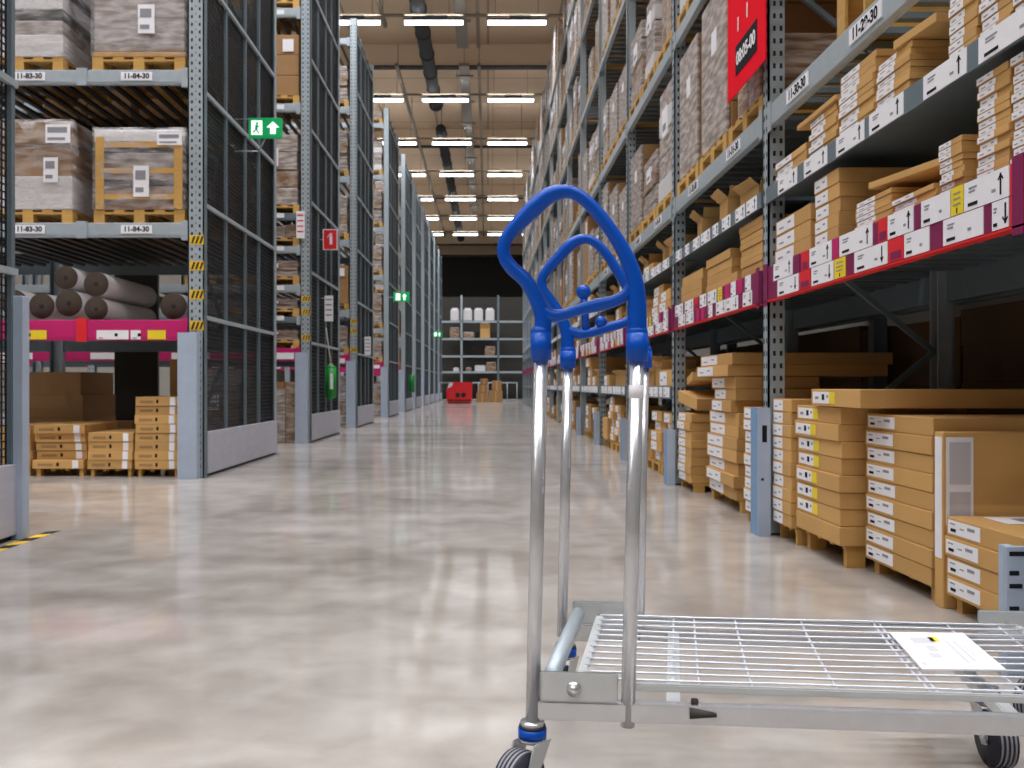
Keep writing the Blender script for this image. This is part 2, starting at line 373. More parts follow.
# ------------------------------------------------------------------ price label strips
def price_label(parent, y0, y1, z0, z1, x, arrow=0, bar=True, m='paper', name='price_label'):
    mb = MB(); w = y1 - y0; h = z1 - z0; mb.box(x - .003, x, y0, y1, z0, z1, M[m]); e = x - .0045
    if m == 'paper':
        mb.box(e, x, y1 - w * .3, y1 - w * .12, z0 + h * .72, z0 + h * .78, M['ink2']); mb.box(e, x, y1 - w * .26, y1 - w * .12, z0 + h * .6, z0 + h * .65, M['ink2'])
        if bar: mb.box(e, x, y1 - w * .32, y1 - w * .1, z0 + h * .12, z0 + h * .24, M['ink'])
        mb.box(e, x, y0 + w * .28, y0 + w * .36, z0 + h * .3, z0 + h * .4, M['ink2'])
        if arrow:
            yc = y0 + min(w * .17, .05); a = h * .36 * arrow; zc = (z0 + z1) / 2
            mb.box(e, x, yc - .004, yc + .004, zc - abs(a), zc + abs(a), M['ink'])
            mb.prism([(yc, zc + a), (yc - h * .16, zc + a * .45), (yc - h * .13, zc + a * .35), (yc, zc + a * .72), (yc + h * .13, zc + a * .35), (yc + h * .16, zc + a * .45)], e, x, M['ink'], 'YZ')
    elif m == 'yel':
        for q in (.75, .55, .35): mb.box(e, x, y0 + w * .2, y1 - w * .2, z0 + h * q, z0 + h * (q + .05), M['ink2'])
        mb.box(e, x, (y0 + y1) / 2 - .003, (y0 + y1) / 2 + .003, z0 + h * .05, z0 + h * .25, M['ink'])
    elif m == 'red':
        mb.box(e, x, y0 + w * .15, y1 - w * .15, z0 + h * .08, z0 + h * .42, M['purple'])
    return mb.obj(name, parent)

# ------------------------------------------------------------------ racks on the +X side
PITCH = 2.72; Y0 = 5.4 - PITCH; NB = 15
LEVELS = [(1.40, 1.60), (2.44, 2.57), (3.94, 4.05), (5.62, 5.71), (7.13, 7.21), (8.49, 8.57)]
DX = 1.12
def upright_mesh(h, w=.1, d=.1, holes=True, hz=None):
    mb = MB(); t = .012
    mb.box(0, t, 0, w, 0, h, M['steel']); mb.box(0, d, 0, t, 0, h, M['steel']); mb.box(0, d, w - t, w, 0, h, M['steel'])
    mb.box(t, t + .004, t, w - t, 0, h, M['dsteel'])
    if holes:
        z = .1
        while z < (hz or h):
            for y in (w * .27, w * .73): mb.box(-.0012, 0, y - .008, y + .008, z, z + .03, M['hole'])
            mb.box(d * .3, d * .3 + .016, -.0012, 0, z, z + .03, M['hole']); mb.box(d * .7, d * .7 + .016, -.0012, 0, z, z + .03, M['hole'])
            z += .075
    mb.box(.0, d, .0, w, 0, .012, M['dsteel'])
    return mb.mesh('upright_post')
UPM = upright_mesh(8.95, hz=4.5); UPF = upright_mesh(8.95, holes=False)
def brace_mesh():
    mb = MB(); z = .35; s = 0
    x0, x1 = .1, DX - .1
    while z < 8.3:
        a, b = ((x0, z), (x1, z + .75)) if s == 0 else ((x1, z), (x0, z + .75))
        mb.flat((a[0], .05, a[1]), (b[0], .05, b[1]), .03, .03, M['dsteel']); z += .75; s ^= 1
    return mb.mesh('cross_brace')
BRM = brace_mesh()
def deck_mesh():
    mb = MB(); y = .14
    while y < PITCH - .1: mb.box(.06, DX - .06, y, y + .05, -.035, -.006, M['dsteel']); y += .17
    return mb.mesh('support_bars')
DKM = deck_mesh()
def beam(parent, x, y0, y1, z0, z1, m, name='shelf_beam', t=.05):
    mb = MB(); mb.box(x, x + t, y0, y1, z0, z1, M[m], .004)
    if name == 'rear_beam': return mb.obj(name, parent)
    mb.box(x - .006, x, y0, y0 + .06, z0 - .03, z1 + .02, M[m]); mb.box(x - .006, x, y1 - .06, y1, z0 - .03, z1 + .02, M[m])
    return mb.obj(name, parent)
bay_names = ['beside the cart', 'second', 'third', 'fourth', 'fifth', 'sixth', 'seventh', 'eighth', 'ninth', 'tenth', 'eleventh', 'twelfth', 'thirteenth', 'fourteenth', 'fifteenth']
UP = [(774, 793, 'paper', 1), (794, 800, 'purple', 0), (802, 809, 'red', 0), (810, 832, 'paper', 1), (833, 839, 'magenta', 0), (840, 873, 'paper', 1), (879, 888, 'red', 0), (888.5, 914, 'paper', 1), (922, 951, 'paper', 0), (952, 964, 'yel', 0), (965, 1010, 'paper', 1), (1011, 1048, 'red', 0)]
LO = [(778, 799, 'paper', -1), (800, 811, 'red', 0), (812, 834, 'paper', -1), (835, 846, 'yel', 0), (855, 888, 'paper', -1), (889, 904, 'red', 0), (905, 930, 'paper', 0), (944, 984, 'paper', 0), (993, 1009.5, 'paper', -1), (1011, 1048, 'red', 0)]
WH = [(777, 796), (803, 826), (835, 863), (868, 902), (922, 965), (977, 1045)]
for b in range(NB):
    ya = Y0 + b * PITCH; yb = ya + PITCH
    wherelab = 'grey pallet rack bay with priced plum beam, %s' % ('standing beside the cart' if b == 0 else '%s bay along the aisle from the cart' % NTH[b])
    t = thing('pallet_rack', wherelab, 'rack', (XR, ya, 0), group='rack bays along the shelf row')
    up = UPM if b < 5 else UPF
    for x in (0, DX - .1):
        o = inst('upright_post', up, t, (x, 0, 0))
        if x: o.rotation_euler.z = math.pi; o.location = (DX, .1, 0)
    if b == NB - 1: inst('upright_post', up, t, (0, PITCH, 0))
    inst('cross_brace', BRM, t)
    rel = lambda px: yr(px, XR - .02) - ya
    for li, (z0, z1) in enumerate(LEVELS):
        if li == 0:
            bm_ = beam(t, -.02, (.102), PITCH - .003, z0, z1, 'purple')
            MB().box(-.026, .02, .102, PITCH - .003, z0 - .007, z0, M['red']).obj('red_edge', bm_)
            if b == 0:
                for (p, q, mm, ar) in UP:
                    price_label(bm_, rel(q), rel(p), 1.502, 1.60, -.0205, ar, m=mm)
                for (p, q, mm, ar) in LO:
                    price_label(bm_, rel(q), rel(p), 1.405, 1.498, -.0205, ar, m=mm)
            elif b < 9:
                for row in (0, 1):
                    y = .16 + R.uniform(0, .15)
                    while y < PITCH - .35:
                        w = R.choice([.1, .12, .2, .26, .3]) if b < 5 else R.choice([.2, .3, .4])
                        mm = R.choice(['magenta', 'red', 'yel']) if w < .15 and R.random() < .6 else 'paper'
                        price_label(bm_, y, y + w, 1.405 + row * .097, 1.498 + row * .1, -.0205, (1 if row else -1) if w > .15 else 0, m=mm)
                        y += w + R.uniform(.01, .14)
        else:
            bm_ = beam(t, 0, (.102), PITCH - .003, z0, z1, 'steel')
            if li == 1 and b < 4:
                labs = {0: [('11-29-30', rel(1), 0)], }.get(b)
                pos = [yr(866) - ya, yr(798) - ya] if b == 0 else [.75, 1.95]
                names = {0: ['11-29-30', '11-30-30'], 1: ['11-31-30', '11-32-30'], 2: ['11-33-30', '11-34-30'], 3: ['11-35-30', '11-36-30']}[b]
                for yy, nm in zip(pos, names):
                    pl = MB().box(-.008, -.001, yy - .17, yy + .17, z0 + .03, z1 - .025, M['paper']).obj('location_label', bm_)
                    add_text(pl, nm, .075, M['ink'], (-.009, yy, (z0 + z1) / 2), ROT_AISLE_R)
        beam(t, DX - .05, (.102), PITCH - .003, z0, z1, 'dsteel', 'rear_beam')
        inst('support_bars', DKM, t, (0, 0, z1))
    # shallow shelf with white price strips above the priced beam
    sh = MB().box(0, DX - .1, .105, PITCH - .005, 2.03, 2.07, M['dsteel']).box(-.012, 0, .105, PITCH - .005, 1.985, 2.08, M['dsteel']).obj('shelf', t)
    if b == 0:
        for p, q in WH: price_label(sh, rel(q), rel(p), 1.988, 2.078, -.0125, 1)
    elif b < 9:
        y = .18
        while y < PITCH - .3:
            w = R.choice([.15, .22, .28]); price_label(sh, y, y + w, 1.988, 2.078, -.0125, 1 if b < 4 else 0); y += w + R.uniform(.03, .15)
    if b >= 2:
        sh = MB().box(0, DX - .1, .105, PITCH - .005, .84, .88, M['dsteel']).box(-.012, 0, .105, PITCH - .005, .77, .89, M['dsteel']).obj('low_shelf', t)
        y = .15
        while y < PITCH - .3 and b < 9:
            w = R.choice([.15, .22, .28]); price_label(sh, y, y + w, .785, .88, -.0125, 0); y += w + R.uniform(.02, .1)
    # guard at the post foot
    if b in (1, 2, 3, 4, 5, 6):
        gh = .765 if b == 1 else .5
        g = MB(); g.box(-.075, -.063, -.045, .1, 0, gh, M['bguard']); g.box(-.075, -.002, -.057, -.045, 0, gh, M['guard'])
        if b == 1: g.box(-.052, -.024, -.0585, -.057, .56, .66, M['ink']); g.cyl((-.05, -.059, .34), .008, .004, M['ink'], 'Y', 10)
        g.obj('post_guard', t)
# near post foot guard at the frame's edge
g = thing('post_guard', 'low pale blue post guard with black marks beside the box stack at the picture edge', 'guard', (1.625, 2.80, 0))
mb = MB(); mb.box(-.02, .01, .0, .03, 0, .40, M['guard']); mb.box(-.02, .14, -.012, 0, 0, .40, M['guard'], .003)
mb.obj('guard_plate', g)
for z, w in ((.37, .05), (.31, .03), (.27, .04), (.2, .03), (.15, .02)): MB().box(-.01, -.01 + w, -.0135, -.012, z, z + .014, M['ink']).obj('printed_mark', g)

# banner hung on the posts of the second bay
bt = thing('hanging_banner', 'red banner with white numbers on a black band hanging beside the rack post', 'banner', (1.6, 5.19, 2.78))
MB().box(0, .006, .0, .82, 0, 1.6, M['banner']).obj('banner_cloth', bt)
bb = MB().prism([(.16, .11), (.16, .30), (.62, .30), (.62, .11)], -.003, 0, M['ink'], 'YZ').obj('black_band', bt)
add_text(bb, '08:05-00', .115, M['paper'], (-.005, .39, .205), ROT_AISLE_R)
add_text(bt, '1', .12, M['paper'], (-.003, .56, .42), ROT_AISLE_R); add_text(bt, '1', .12, M['paper'], (-.003, .36, .43), ROT_AISLE_R)
MB().bar((.003, -.02, 1.6), (.003, .86, 1.6), .012, M['steel'], 8).obj('hanging_rail', bt)

# ---- floor stacks beside the cart
low_pallet(1.86, 3.33, .5, 1.1, .065, 'low pallet under the four-box stack beside the edge guard')
E = stack('the short stack with white labels at the picture edge', 1.83, 3.06, 3.60, .066, .378, 4, 1.15, 'long')
pp = MB().box(.12, .75, .05, .22, 0, .0012, M['paper']).box(.2, .5, .1, .18, .0012, .0018, M['ink2']).obj('paper_sheet'); pp.parent = E[-1]; pp.location = (0, 0, (.378 - .066) / 4)
t = thing('upright_carton', 'tall brown carton standing on edge between two box stacks with a white sheet', 'box', (1.83, 3.62, 0))
MB().box(0, 1.15, 0, .07, 0, .71, M['card'], .005).obj('carton_body', t)
MB().box(.012, .122, -.002, 0, .335, .69, M['paper']).box(.025, .11, -.003, -.0019, .5, .67, M['ink3']).box(.025, .11, -.003, -.0019, .36, .47, M['ink3']).obj('document_sheet', t)
MB().box(-.002, 0, .008, .062, .2, .69, M['paper']).obj('edge_label', t)
low_pallet(1.86, 4.04, .6, 1.1, .065, 'low pallet under the nine-box white-label stack')
stack('the nine-box white-label stack behind the upright carton', 1.83, 3.71, 4.36, .066, .765, 9, 1.15, 'long', jit=.005)
low_pallet(1.76, 4.70, .55, 1.0, .11, 'pallet under the yellow-label stack')
stack('the plain carton under the yellow-label boxes', 1.72, 4.40, 5.02, .112, .205, 1, .62, None)
stack('the yellow-label stack', 1.72, 4.40, 5.02, .207, .79, 7, .62, 'yellow', jit=.012)
stack('the long carton lying over the yellow-label stack', 1.70, 4.10, 4.72, .793, .88, 1, 1.17, 'yellow')
low_pallet(1.73, 5.2, .3, 1.0, .09, 'small pallet under the ten-box stack beside the post')
stack('the narrow ten-box stack between post and yellow labels', 1.70, 5.05, 5.37, .092, .82, 10, .9, 'wide', jit=.004)
low_pallet(1.72, 5.75, .44, 1.0, .07, 'low pallet behind the blue post guard')
stack('the low stack behind the blue post guard', 1.70, 5.54, 5.97, .072, .756, 9, .9, 'wide', jit=.008)
low_pallet(1.78, 6.75, .86, 1.0, .08, 'low pallet under the tall crooked stack')
stack('the tall crooked stack', 1.75, 6.33, 7.18, .082, .70, 7, .5, 'wide', jit=.02, zj=.02)
stack('the upper half of the crooked stack', 1.76, 6.40, 7.05, .703, .96, 3, .6, 'wide', jit=.03, zj=.04)
stack('the long cartons capping the crooked stack', 1.72, 6.36, 7.3, .963, 1.13, 2, 1.14, 'wide', jit=.03)
low_pallet(1.72, 7.78, .5, 1.0, .07, 'low pallet under the leaning-top stack')
stack('the plain stack before the second post', 1.70, 7.55, 8.05, .072, .66, 8, .7, 'wide', jit=.008)
o = stack('the tilted cartons above the plain stack', 1.72, 7.5, 8.0, .70, .80, 1, .7, None, jit=.01)[0]; o.rotation_euler = (.14, 0, .1); o.location.z += .02
o = stack('the loose cartons above the plain stack', 1.74, 7.55, 8.0, .92, .99, 1, .7, None, jit=.01)[0]; o.rotation_euler = (-.1, .03, -.12)

# ---- shelf stacks beside the cart: (name, px far, px near, ztop, n, length, label)
S1 = 1.603
for (d, p, q, zt, n, L, lb) in [
    ('the three-box stack on the plum shelf beside the post', 772, 807, 1.86, 3, .5, 'wide'),
    ('the leaning stack reaching under the white-strip shelf', 811, 835, 1.955, 5, .5, 'wide'),
    ('the stack under the tilted board', 851, 886, 1.735, 6, .5, 'wide'),
    ('the plain three-box stack beyond the yellow price sticker', 888, 930, 1.67, 3, .5, 'wide'),
    ('the thin-box stack above the yellow price sticker', 934, 957, 1.80, 9, .5, 'wide'),
    ('the tall thin-box stack above the up arrow', 972, 1004, 1.96, 14, .6, 'wide'),
    ('the tall thin-box stack at the picture edge', 1006, 1030, 1.96, 12, .6, 'wide')]:
    stack(d, XR + .02, yr(q), yr(p), S1, zt, n, L, lb, jit=.006, zj=.01)
o = stack('the wide board tilted over the plum shelf', XR + .03, 3.42, 4.0, 1.755, 1.785, 1, .8, None)[0]; o.rotation_euler = (.045, 0, .08)
S2 = 2.082
for (d, p, q, zt, n, L, lb) in [
    ('the low stack on the white-strip shelf beside the post', 772, 802, 2.20, 3, .5, 'wide'),
    ('the stack with overhanging lid on the white-strip shelf', 806, 833, 2.28, 6, .5, 'wide'),
    ('the plain tall stack on the white-strip shelf', 835, 870, 2.38, 9, .5, 'wide'),
    ('the brown stack in the middle of the white-strip shelf', 872, 905, 2.29, 8, .5, 'wide'),
    ('the thin-box stack under the dark shelf end', 944, 972, 2.38, 9, .5, 'wide'),
    ('the thin-box stack at the edge of the white-strip shelf', 974, 1005, 2.38, 9, .6, 'wide'),
    ('the last thin-box stack on the white-strip shelf', 1007, 1030, 2.38, 8, .6, 'wide')]:
    stack(d, XR + .02, yr(q), yr(p), S2, zt, n, L, lb, jit=.006, zj=.01)
o = stack('the lid board on the white-strip shelf stack', XR, 4.36, 4.9, 2.285, 2.31, 1, .5, None)[0]
o = stack('the flat lid on the brown middle stack', XR + .02, 3.45, 3.75, 2.293, 2.33, 1, .6, None)[0]; o.rotation_euler = (0, 0, .1)
# second bay shelves
stack('the tall tilted stack behind the post on the plum shelf', XR + .03, 5.55, 6.1, S1, 1.96, 9, .5, None, jit=.01)
stack('the pale four-box stack in the second bay', XR + .03, 6.35, 7.05, S1, 1.87, 4, .6, None, jit=.01)
stack('the single carton in front of the four-box stack', XR + .02, 6.15, 6.33, S1, 1.68, 1, .5, None)
stack('the smaller stack deeper in the second bay', XR + .03, 7.2, 7.95, S1, 1.84, 3, .5, None, jit=.02)

# ------------------------------------------------------------------ random cartons farther along
def open_box_mesh(w, d, h):
    mb = MB(); t = .006
    mb.box(0, t, -w / 2, w / 2, 0, h, M['card']); mb.box(d - t, d, -w / 2, w / 2, 0, h, M['card'])
    mb.box(t, d - t, -w / 2, -w / 2 + t, 0, h, M['card']); mb.box(t, d - t, w / 2 - t, w / 2, 0, h, M['card']); mb.box(t, d - t, -w / 2 + t, w / 2 - t, 0, t, M['card2'])
    mb.flat((0, 0, h), (-h * .35, 0, h + h * .3), w, t, M['card'], up=(1, 0, 1)); mb.flat((d / 2, -w / 2, h), (d / 2, -w / 2 - h * .3, h + h * .35), d * .95, t, M['card'], up=(0, 1, 1))
    mb.flat((d / 2, w / 2, h), (d / 2, w / 2 + h * .2, h + h * .3), d * .95, t, M['card'], up=(0, 1, 1))
    return mb.mesh('open_carton')
CART = [flat_box_mesh(.6, .5, .1, 'X', 'wide'), flat_box_mesh(.6, .6, .16, 'X', 'wide'), flat_box_mesh(.5, .42, .3, 'X', None), flat_box_mesh(.6, .8, .22, 'X', 'long', m='card2')]
CSZ = [(.6, .5, .1), (.6, .6, .16), (.5, .42, .3), (.6, .8, .22)]
OPEN = [open_box_mesh(.36, .4, .16), open_box_mesh(.28, .36, .2)]
OSZ = [(.4, .36, .16), (.36, .28, .2)]
nfar = 0
def fill(b, zlo, zhi, where, msg, messy=.3, only=None):
    """cartons on one shelf of one bay, piled up to zhi"""
    global nfar
    ya = Y0 + b * PITCH + .14; yb = ya + PITCH - .26; y = ya + R.uniform(0, .1); s = 0
    while y < yb - .5:
        if R.random() < .12: y += .3; continue
        if R.random() < messy and zhi - zlo > .25:
            i = R.randrange(2); d_, w_, h_ = OSZ[i]
            if y + w_ * 1.4 > yb: break
            o = inst('open_carton', OPEN[i], None, (XR + .06 + R.uniform(0, .05), y + w_ / 2 + .08, zlo + .001), (0, 0, R.uniform(-.15, .15)))
            tag(o, 'open carton %s in the %s bay, %s from its near post' % (where, NTH[b], NTH[s]), 'box', 'open cartons on far shelves'); s += 1; nfar += 1
            y += w_ + .22; continue
        i = only if only is not None else R.choices([0, 1, 2, 3], [5, 4, 2, 2])[0]; d_, w_, h_ = CSZ[i]
        if y + w_ > yb: break
        sc = R.uniform(.85, 1.15); h_ *= R.uniform(.85, 1.1) if False else 1
        nmax = int((zhi - zlo - .01) / (h_ + .001))
        if nmax < 1: y += .1; continue
        n = max(1, min(nmax, R.randint(max(1, nmax - 2), nmax)))
        for kx in range(n):
            o = inst('carton', CART[i], None, (XR + .04 + R.uniform(-.03, .03), y + w_ / 2 + R.uniform(-.015, .015), zlo + .001 + kx * (h_ + .001)), (0, 0, R.uniform(-.03, .03)))
            tag(o, 'carton %s in the %s bay, %s stack, %s of its stack' % (where, NTH[b], NTH[s], 'top' if kx == n - 1 else ORD[kx]), 'box', 'cartons on far shelves'); nfar += 1
        s += 1; y += w_ + R.uniform(.04, .12)
fill(1, 2.072, 2.42, 'on the upper shelf', '', .75)
for b in range(2, 9):
    fill(b, .13, .76, 'on the floor', '', .12)
    fill(b, .882, 1.38, 'on the low shelf', '', .3, )
    fill(b, 1.602, 1.98, 'on the plum shelf', '', .25)
    if b < 7: fill(b, 2.072, 2.42, 'on the upper shelf', '', .5)
for b in range(2, 9):
    ya = Y0 + b * PITCH
    for q in range(3):
        o = inst('pallet', PX, None, (XR + .06, ya + .55 + q * .84, 0)); tag(o, 'floor pallet under the cartons, bay %s, %s from its near post' % (NTH[b], NTH[q]), 'pallet', 'floor pallets in far bays')

# ------------------------------------------------------------------ pallet loads
def load_mesh(w, d, h, style, face='X'):
    rr = random.Random(style * 7 + int(h * 100)); mb = MB()
    if style in (0, 1, 2):
        g = [('wrapg', 'white'), ('wrapb', 'wrapg'), ('wrapg', 'wrapb')][style]
        n = [5, 4, 7][style]
        for i in range(n):
            jx, jy = rr.uniform(0, .02), rr.uniform(-.012, .012)
            mb.box(jx, d - jx, -w / 2 + .02 + jy, w / 2 - .02 + jy, i * h / n, (i + 1) * h / n - .006, M[g[0] if rr.random() < .7 else g[1]], .012)
        for i in range(n - 1): mb.box(.03, d - .03, -w / 2 + .05, w / 2 - .05, (i + 1) * h / n - .007, (i + 1) * h / n + .001, M['seam'])
        mb.box(-.003, .02, -.1, .14, h * .55, h * .8, M['paper']); mb.box(-.004, 0, -.06, .1, h * .6, h * .66, M['ink2'])
    elif style == 3:                           # brown cartons, 2 columns
        for i in range(3):
            for j in (-1, 1): mb.box(.01, d, min(0, j * w / 2) + .004, max(0, j * w / 2) - .004, i * h / 3, (i + 1) * h / 3 - .004, M['card2'], .008)
        mb.box(-.002, .012, -w * .4, -w * .2, h * .72, h * .92, M['paper'])
    elif style == 4:                           # tall slim parcels side by side
        k_ = 4
        for i in range(k_):
            hh = h * rr.uniform(.8, 1); y = -w / 2 + i * w / k_
            mb.box(rr.uniform(0, .03), d, y + .004, y + w / k_ - .004, 0, hh, M[rr.choice(['wrapg', 'white', 'wrapb'])], .012)
    elif style == 5:                           # brown parcels; pale front slab paints the lit aisle face and film glare
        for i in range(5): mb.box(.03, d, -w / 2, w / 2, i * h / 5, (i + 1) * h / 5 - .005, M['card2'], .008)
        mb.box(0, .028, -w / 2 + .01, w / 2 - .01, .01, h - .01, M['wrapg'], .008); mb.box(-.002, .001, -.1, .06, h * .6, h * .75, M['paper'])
    me = mb.mesh('pallet_load')
    if face == 'Y': me.transform(Matrix.Rotation(math.pi / 2, 4, 'Z'))
    return me
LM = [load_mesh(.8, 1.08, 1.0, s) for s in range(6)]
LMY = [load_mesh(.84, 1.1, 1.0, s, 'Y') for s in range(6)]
PLN = ['beside its near post', 'in the middle', 'beside its far post']
for b in range(0, NB):
    ya = Y0 + b * PITCH
    for li in range(1, 6):
        if b == 0 and li > 1: continue
        if b == 1 and li > 2: continue
        if b > 11 and li < 3 : continue
        z = LEVELS[li][1] + .001; gap = (LEVELS[li + 1][0] - z) if li < 5 else 2.0
        for q in range(3):
            if R.random() < .04 and not (b < 3): continue
            y = ya + .53 + q * .86
            hh = min(gap - .26, R.uniform(.6, 1.2) if li in (1, 2) else R.uniform(.5, 1.15))
            if li == 5: hh = R.uniform(1.0, 1.55)
            if li == 5 and R.random() < .1: hh = .4
            if b == 1 and li == 1: hh = [.42, 1.16, 1.08][q]
            if b == 0 and q != 2: continue
            lv = ['', 'first', 'second', 'third', 'fourth', 'top'][li]
            if b == 0:
                cr = thing('timber_crate', 'yellow timber crate on the beam above the white-strip shelf', 'crate', (XR + .08, 4.2, z + .002))
                MB().box(0, .7, 0, .3, 0, .02, M['wood']).box(0, .7, 0, .02, .02, .9, M['wood']).box(0, .7, .28, .3, .02, .9, M['wood']).box(.68, .7, .02, .28, .02, .9, M['wood']).obj('crate_body', cr)
                MB().box(-.015, 0, .2, .3, .02, .9, M['wood']).box(-.015, 0, 0, .3, .3, .38, M['wood']).obj('crate_batten', cr)
                continue
            po = inst('pallet', PX, None, (XR + .012, y, z))
            tag(po, 'pallet on the %s beam level of the %s bay, %s' % (lv, NTH[b], PLN[q]), 'pallet', 'pallets on the shelf-row beams')
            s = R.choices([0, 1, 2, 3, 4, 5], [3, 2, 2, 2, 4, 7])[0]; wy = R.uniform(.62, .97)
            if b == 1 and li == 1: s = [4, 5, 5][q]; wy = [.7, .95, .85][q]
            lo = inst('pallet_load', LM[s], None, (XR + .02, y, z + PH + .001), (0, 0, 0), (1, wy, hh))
            kindw = ['grey wrapped load', 'brown wrapped load', 'layered wrapped load', 'brown carton load', 'slim parcel load', 'painted-lit-front brown load'][s]
            tag(lo, '%s on the %s beam level of the %s bay, %s' % (kindw, lv, NTH[b], PLN[q]), 'pallet load', 'loads on the shelf-row beams')

# second row of goods behind the shelf row (seen through the bays)
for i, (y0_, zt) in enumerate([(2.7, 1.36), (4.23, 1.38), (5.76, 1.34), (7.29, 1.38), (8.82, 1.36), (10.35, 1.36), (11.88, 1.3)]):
    stack('the shade-tinted brown stack behind the rack, %s along' % NTH[i], 3.02, y0_, y0_ + 1.5, 0, zt, 6, 1.0, None, m='brown_shade', jit=.01, name='long_carton')  # board colour darkened to stand for the shade behind the rack
t = thing('back_rack', 'dark rack standing back to back behind the shelf row', 'rack', (2.9, 0, 0))
mb = MB()
for z0, z1 in LEVELS: mb.box(0, .05, 2.5, 30, z0, z1, M['dsteel'])
mb.obj('back_beams', t)
for z0, z1 in LEVELS: MB().box(2.955, 4.1, 2.5, 22.5, z1 - .03, z1, M['dsteel']).obj('back_deck', t)
for i in range(7): MB().box(0, .1, Y0 + i * PITCH * 1.5, Y0 + i * PITCH * 1.5 + .1, 0, 8.8, M['dsteel']).obj('back_post', t)
nb = 0
for li in (0, 1, 2, 3, 4):
    for q in range(10):
        y = 3.3 + q * 1.8; z = LEVELS[li][1] + .001; top = LEVELS[li + 1][0]
        if y > 14 and li > 2: continue
        o = inst('rear_load', LM[3], None, (3.05, y, z), (0, 0, 0), (1, 2.05, (top - z) * R.uniform(.6, .92)))
        tag(o, 'dark carton load behind the shelf row, %s level, %s along' % (NTH[li], NTH[q]), 'pallet load', 'loads behind the shelf row'); nb += 1

# ------------------------------------------------------------------ caged racks across the aisle on the -X side
LV = [(1.33, 1.53, 'magenta'), (2.33, 2.47, 'steel'), (3.81, 3.95, 'steel'), (5.15, 5.28, 'steel'), (6.6, 6.74, 'steel'), (8.05, 8.18, 'steel')]
def left_post_mesh(h, hz):
    mb = MB(); w = .155
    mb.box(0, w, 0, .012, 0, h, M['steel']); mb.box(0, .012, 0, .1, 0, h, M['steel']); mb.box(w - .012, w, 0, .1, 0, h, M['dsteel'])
    z = .1
    while z < hz:
        for x in (.04, .115): mb.box(x - .009, x + .009, -.0015, 0, z, z + .03, M['hole'])
        mb.box(w * .5 - .004, w * .5 + .004, -.0015, 0, z + .035, z + .05, M['hole']); z += .075
    mb.box(-.02, w + .02, -.02, .12, 0, .012, M['dsteel'])
    return mb.mesh('upright_post')
LPM = left_post_mesh(8.6, 8.5); LPF = left_post_mesh(8.6, 0)
def wire_mesh(d, z0, z1, step=.045, r=.0042):
    mb = MB(); y = step
    while y < d: mb.box(-r, r, y - r, y + r, z0, z1, M['wire']); y += step
    z = z0 + step
    while z < z1: mb.box(-r, r, 0, d, z - r, z + r, M['wire']); z += step
    return mb.mesh('wire_mesh')
WM = {2.9: wire_mesh(2.9, .44, 8.4), 2.65: wire_mesh(2.65, .44, 8.4, .06, .006)}
def cage_panel(parent, d, top=8.45):
    """framed wire cage on the rack's end, running away from the camera"""
    p = MB(); n = 4; fr = [0, .24, .5, .71, .98]
    for f_ in fr:
        y = f_ * d; p.box(-.02, .02, y, y + .04, .44, top, M['dsteel'])
    for z in (1.54, 2.64, 3.74, 4.87, 5.97, 7.07, 8.17): p.box(-.0, .03, 0, d, z, z + .04, M['steel'])
    c = p.obj('cage_frame', parent); c.location = (-.035, .11, 0)
    w = inst('wire_mesh', WM[round(d, 2)], c, (-.01, 0, 0))
    q = MB().box(-.005, .035, .02, d, .03, .44, M['plate'], .004).box(-.02, .0, .04, d, 0, .05, M['rubber']).obj('kick_plate', parent); q.location = (-.03, .11, 0)
    z = MB(); zz = .5; s = 0
    for base in (.15, d - 1.25):
        zz = .5; s = 0
        while zz < 8:
            a, b_ = (base, zz), (base + 1.1, zz + .85)
            if s: a, b_ = (base + 1.1, zz), (base, zz + .85)
            z.flat((-.1, a[0], a[1]), (-.1, b_[0], b_[1]), .03, .03, M['dsteel']); zz += .85; s ^= 1
    z.obj('cross_brace', parent)
ROWS = [(8.71, 2.9, 2), (13.94, 2.65, 2), (18.9, 2.65, 3), (25, 2.65, 2), (30, 2.65, 1), (34.4, 2.65, 1), (39, 2.65, 1), (42.9, 2.65, 1), (46.8, 2.65, 1), (51, 2.65, 1)]
BW = 2.75
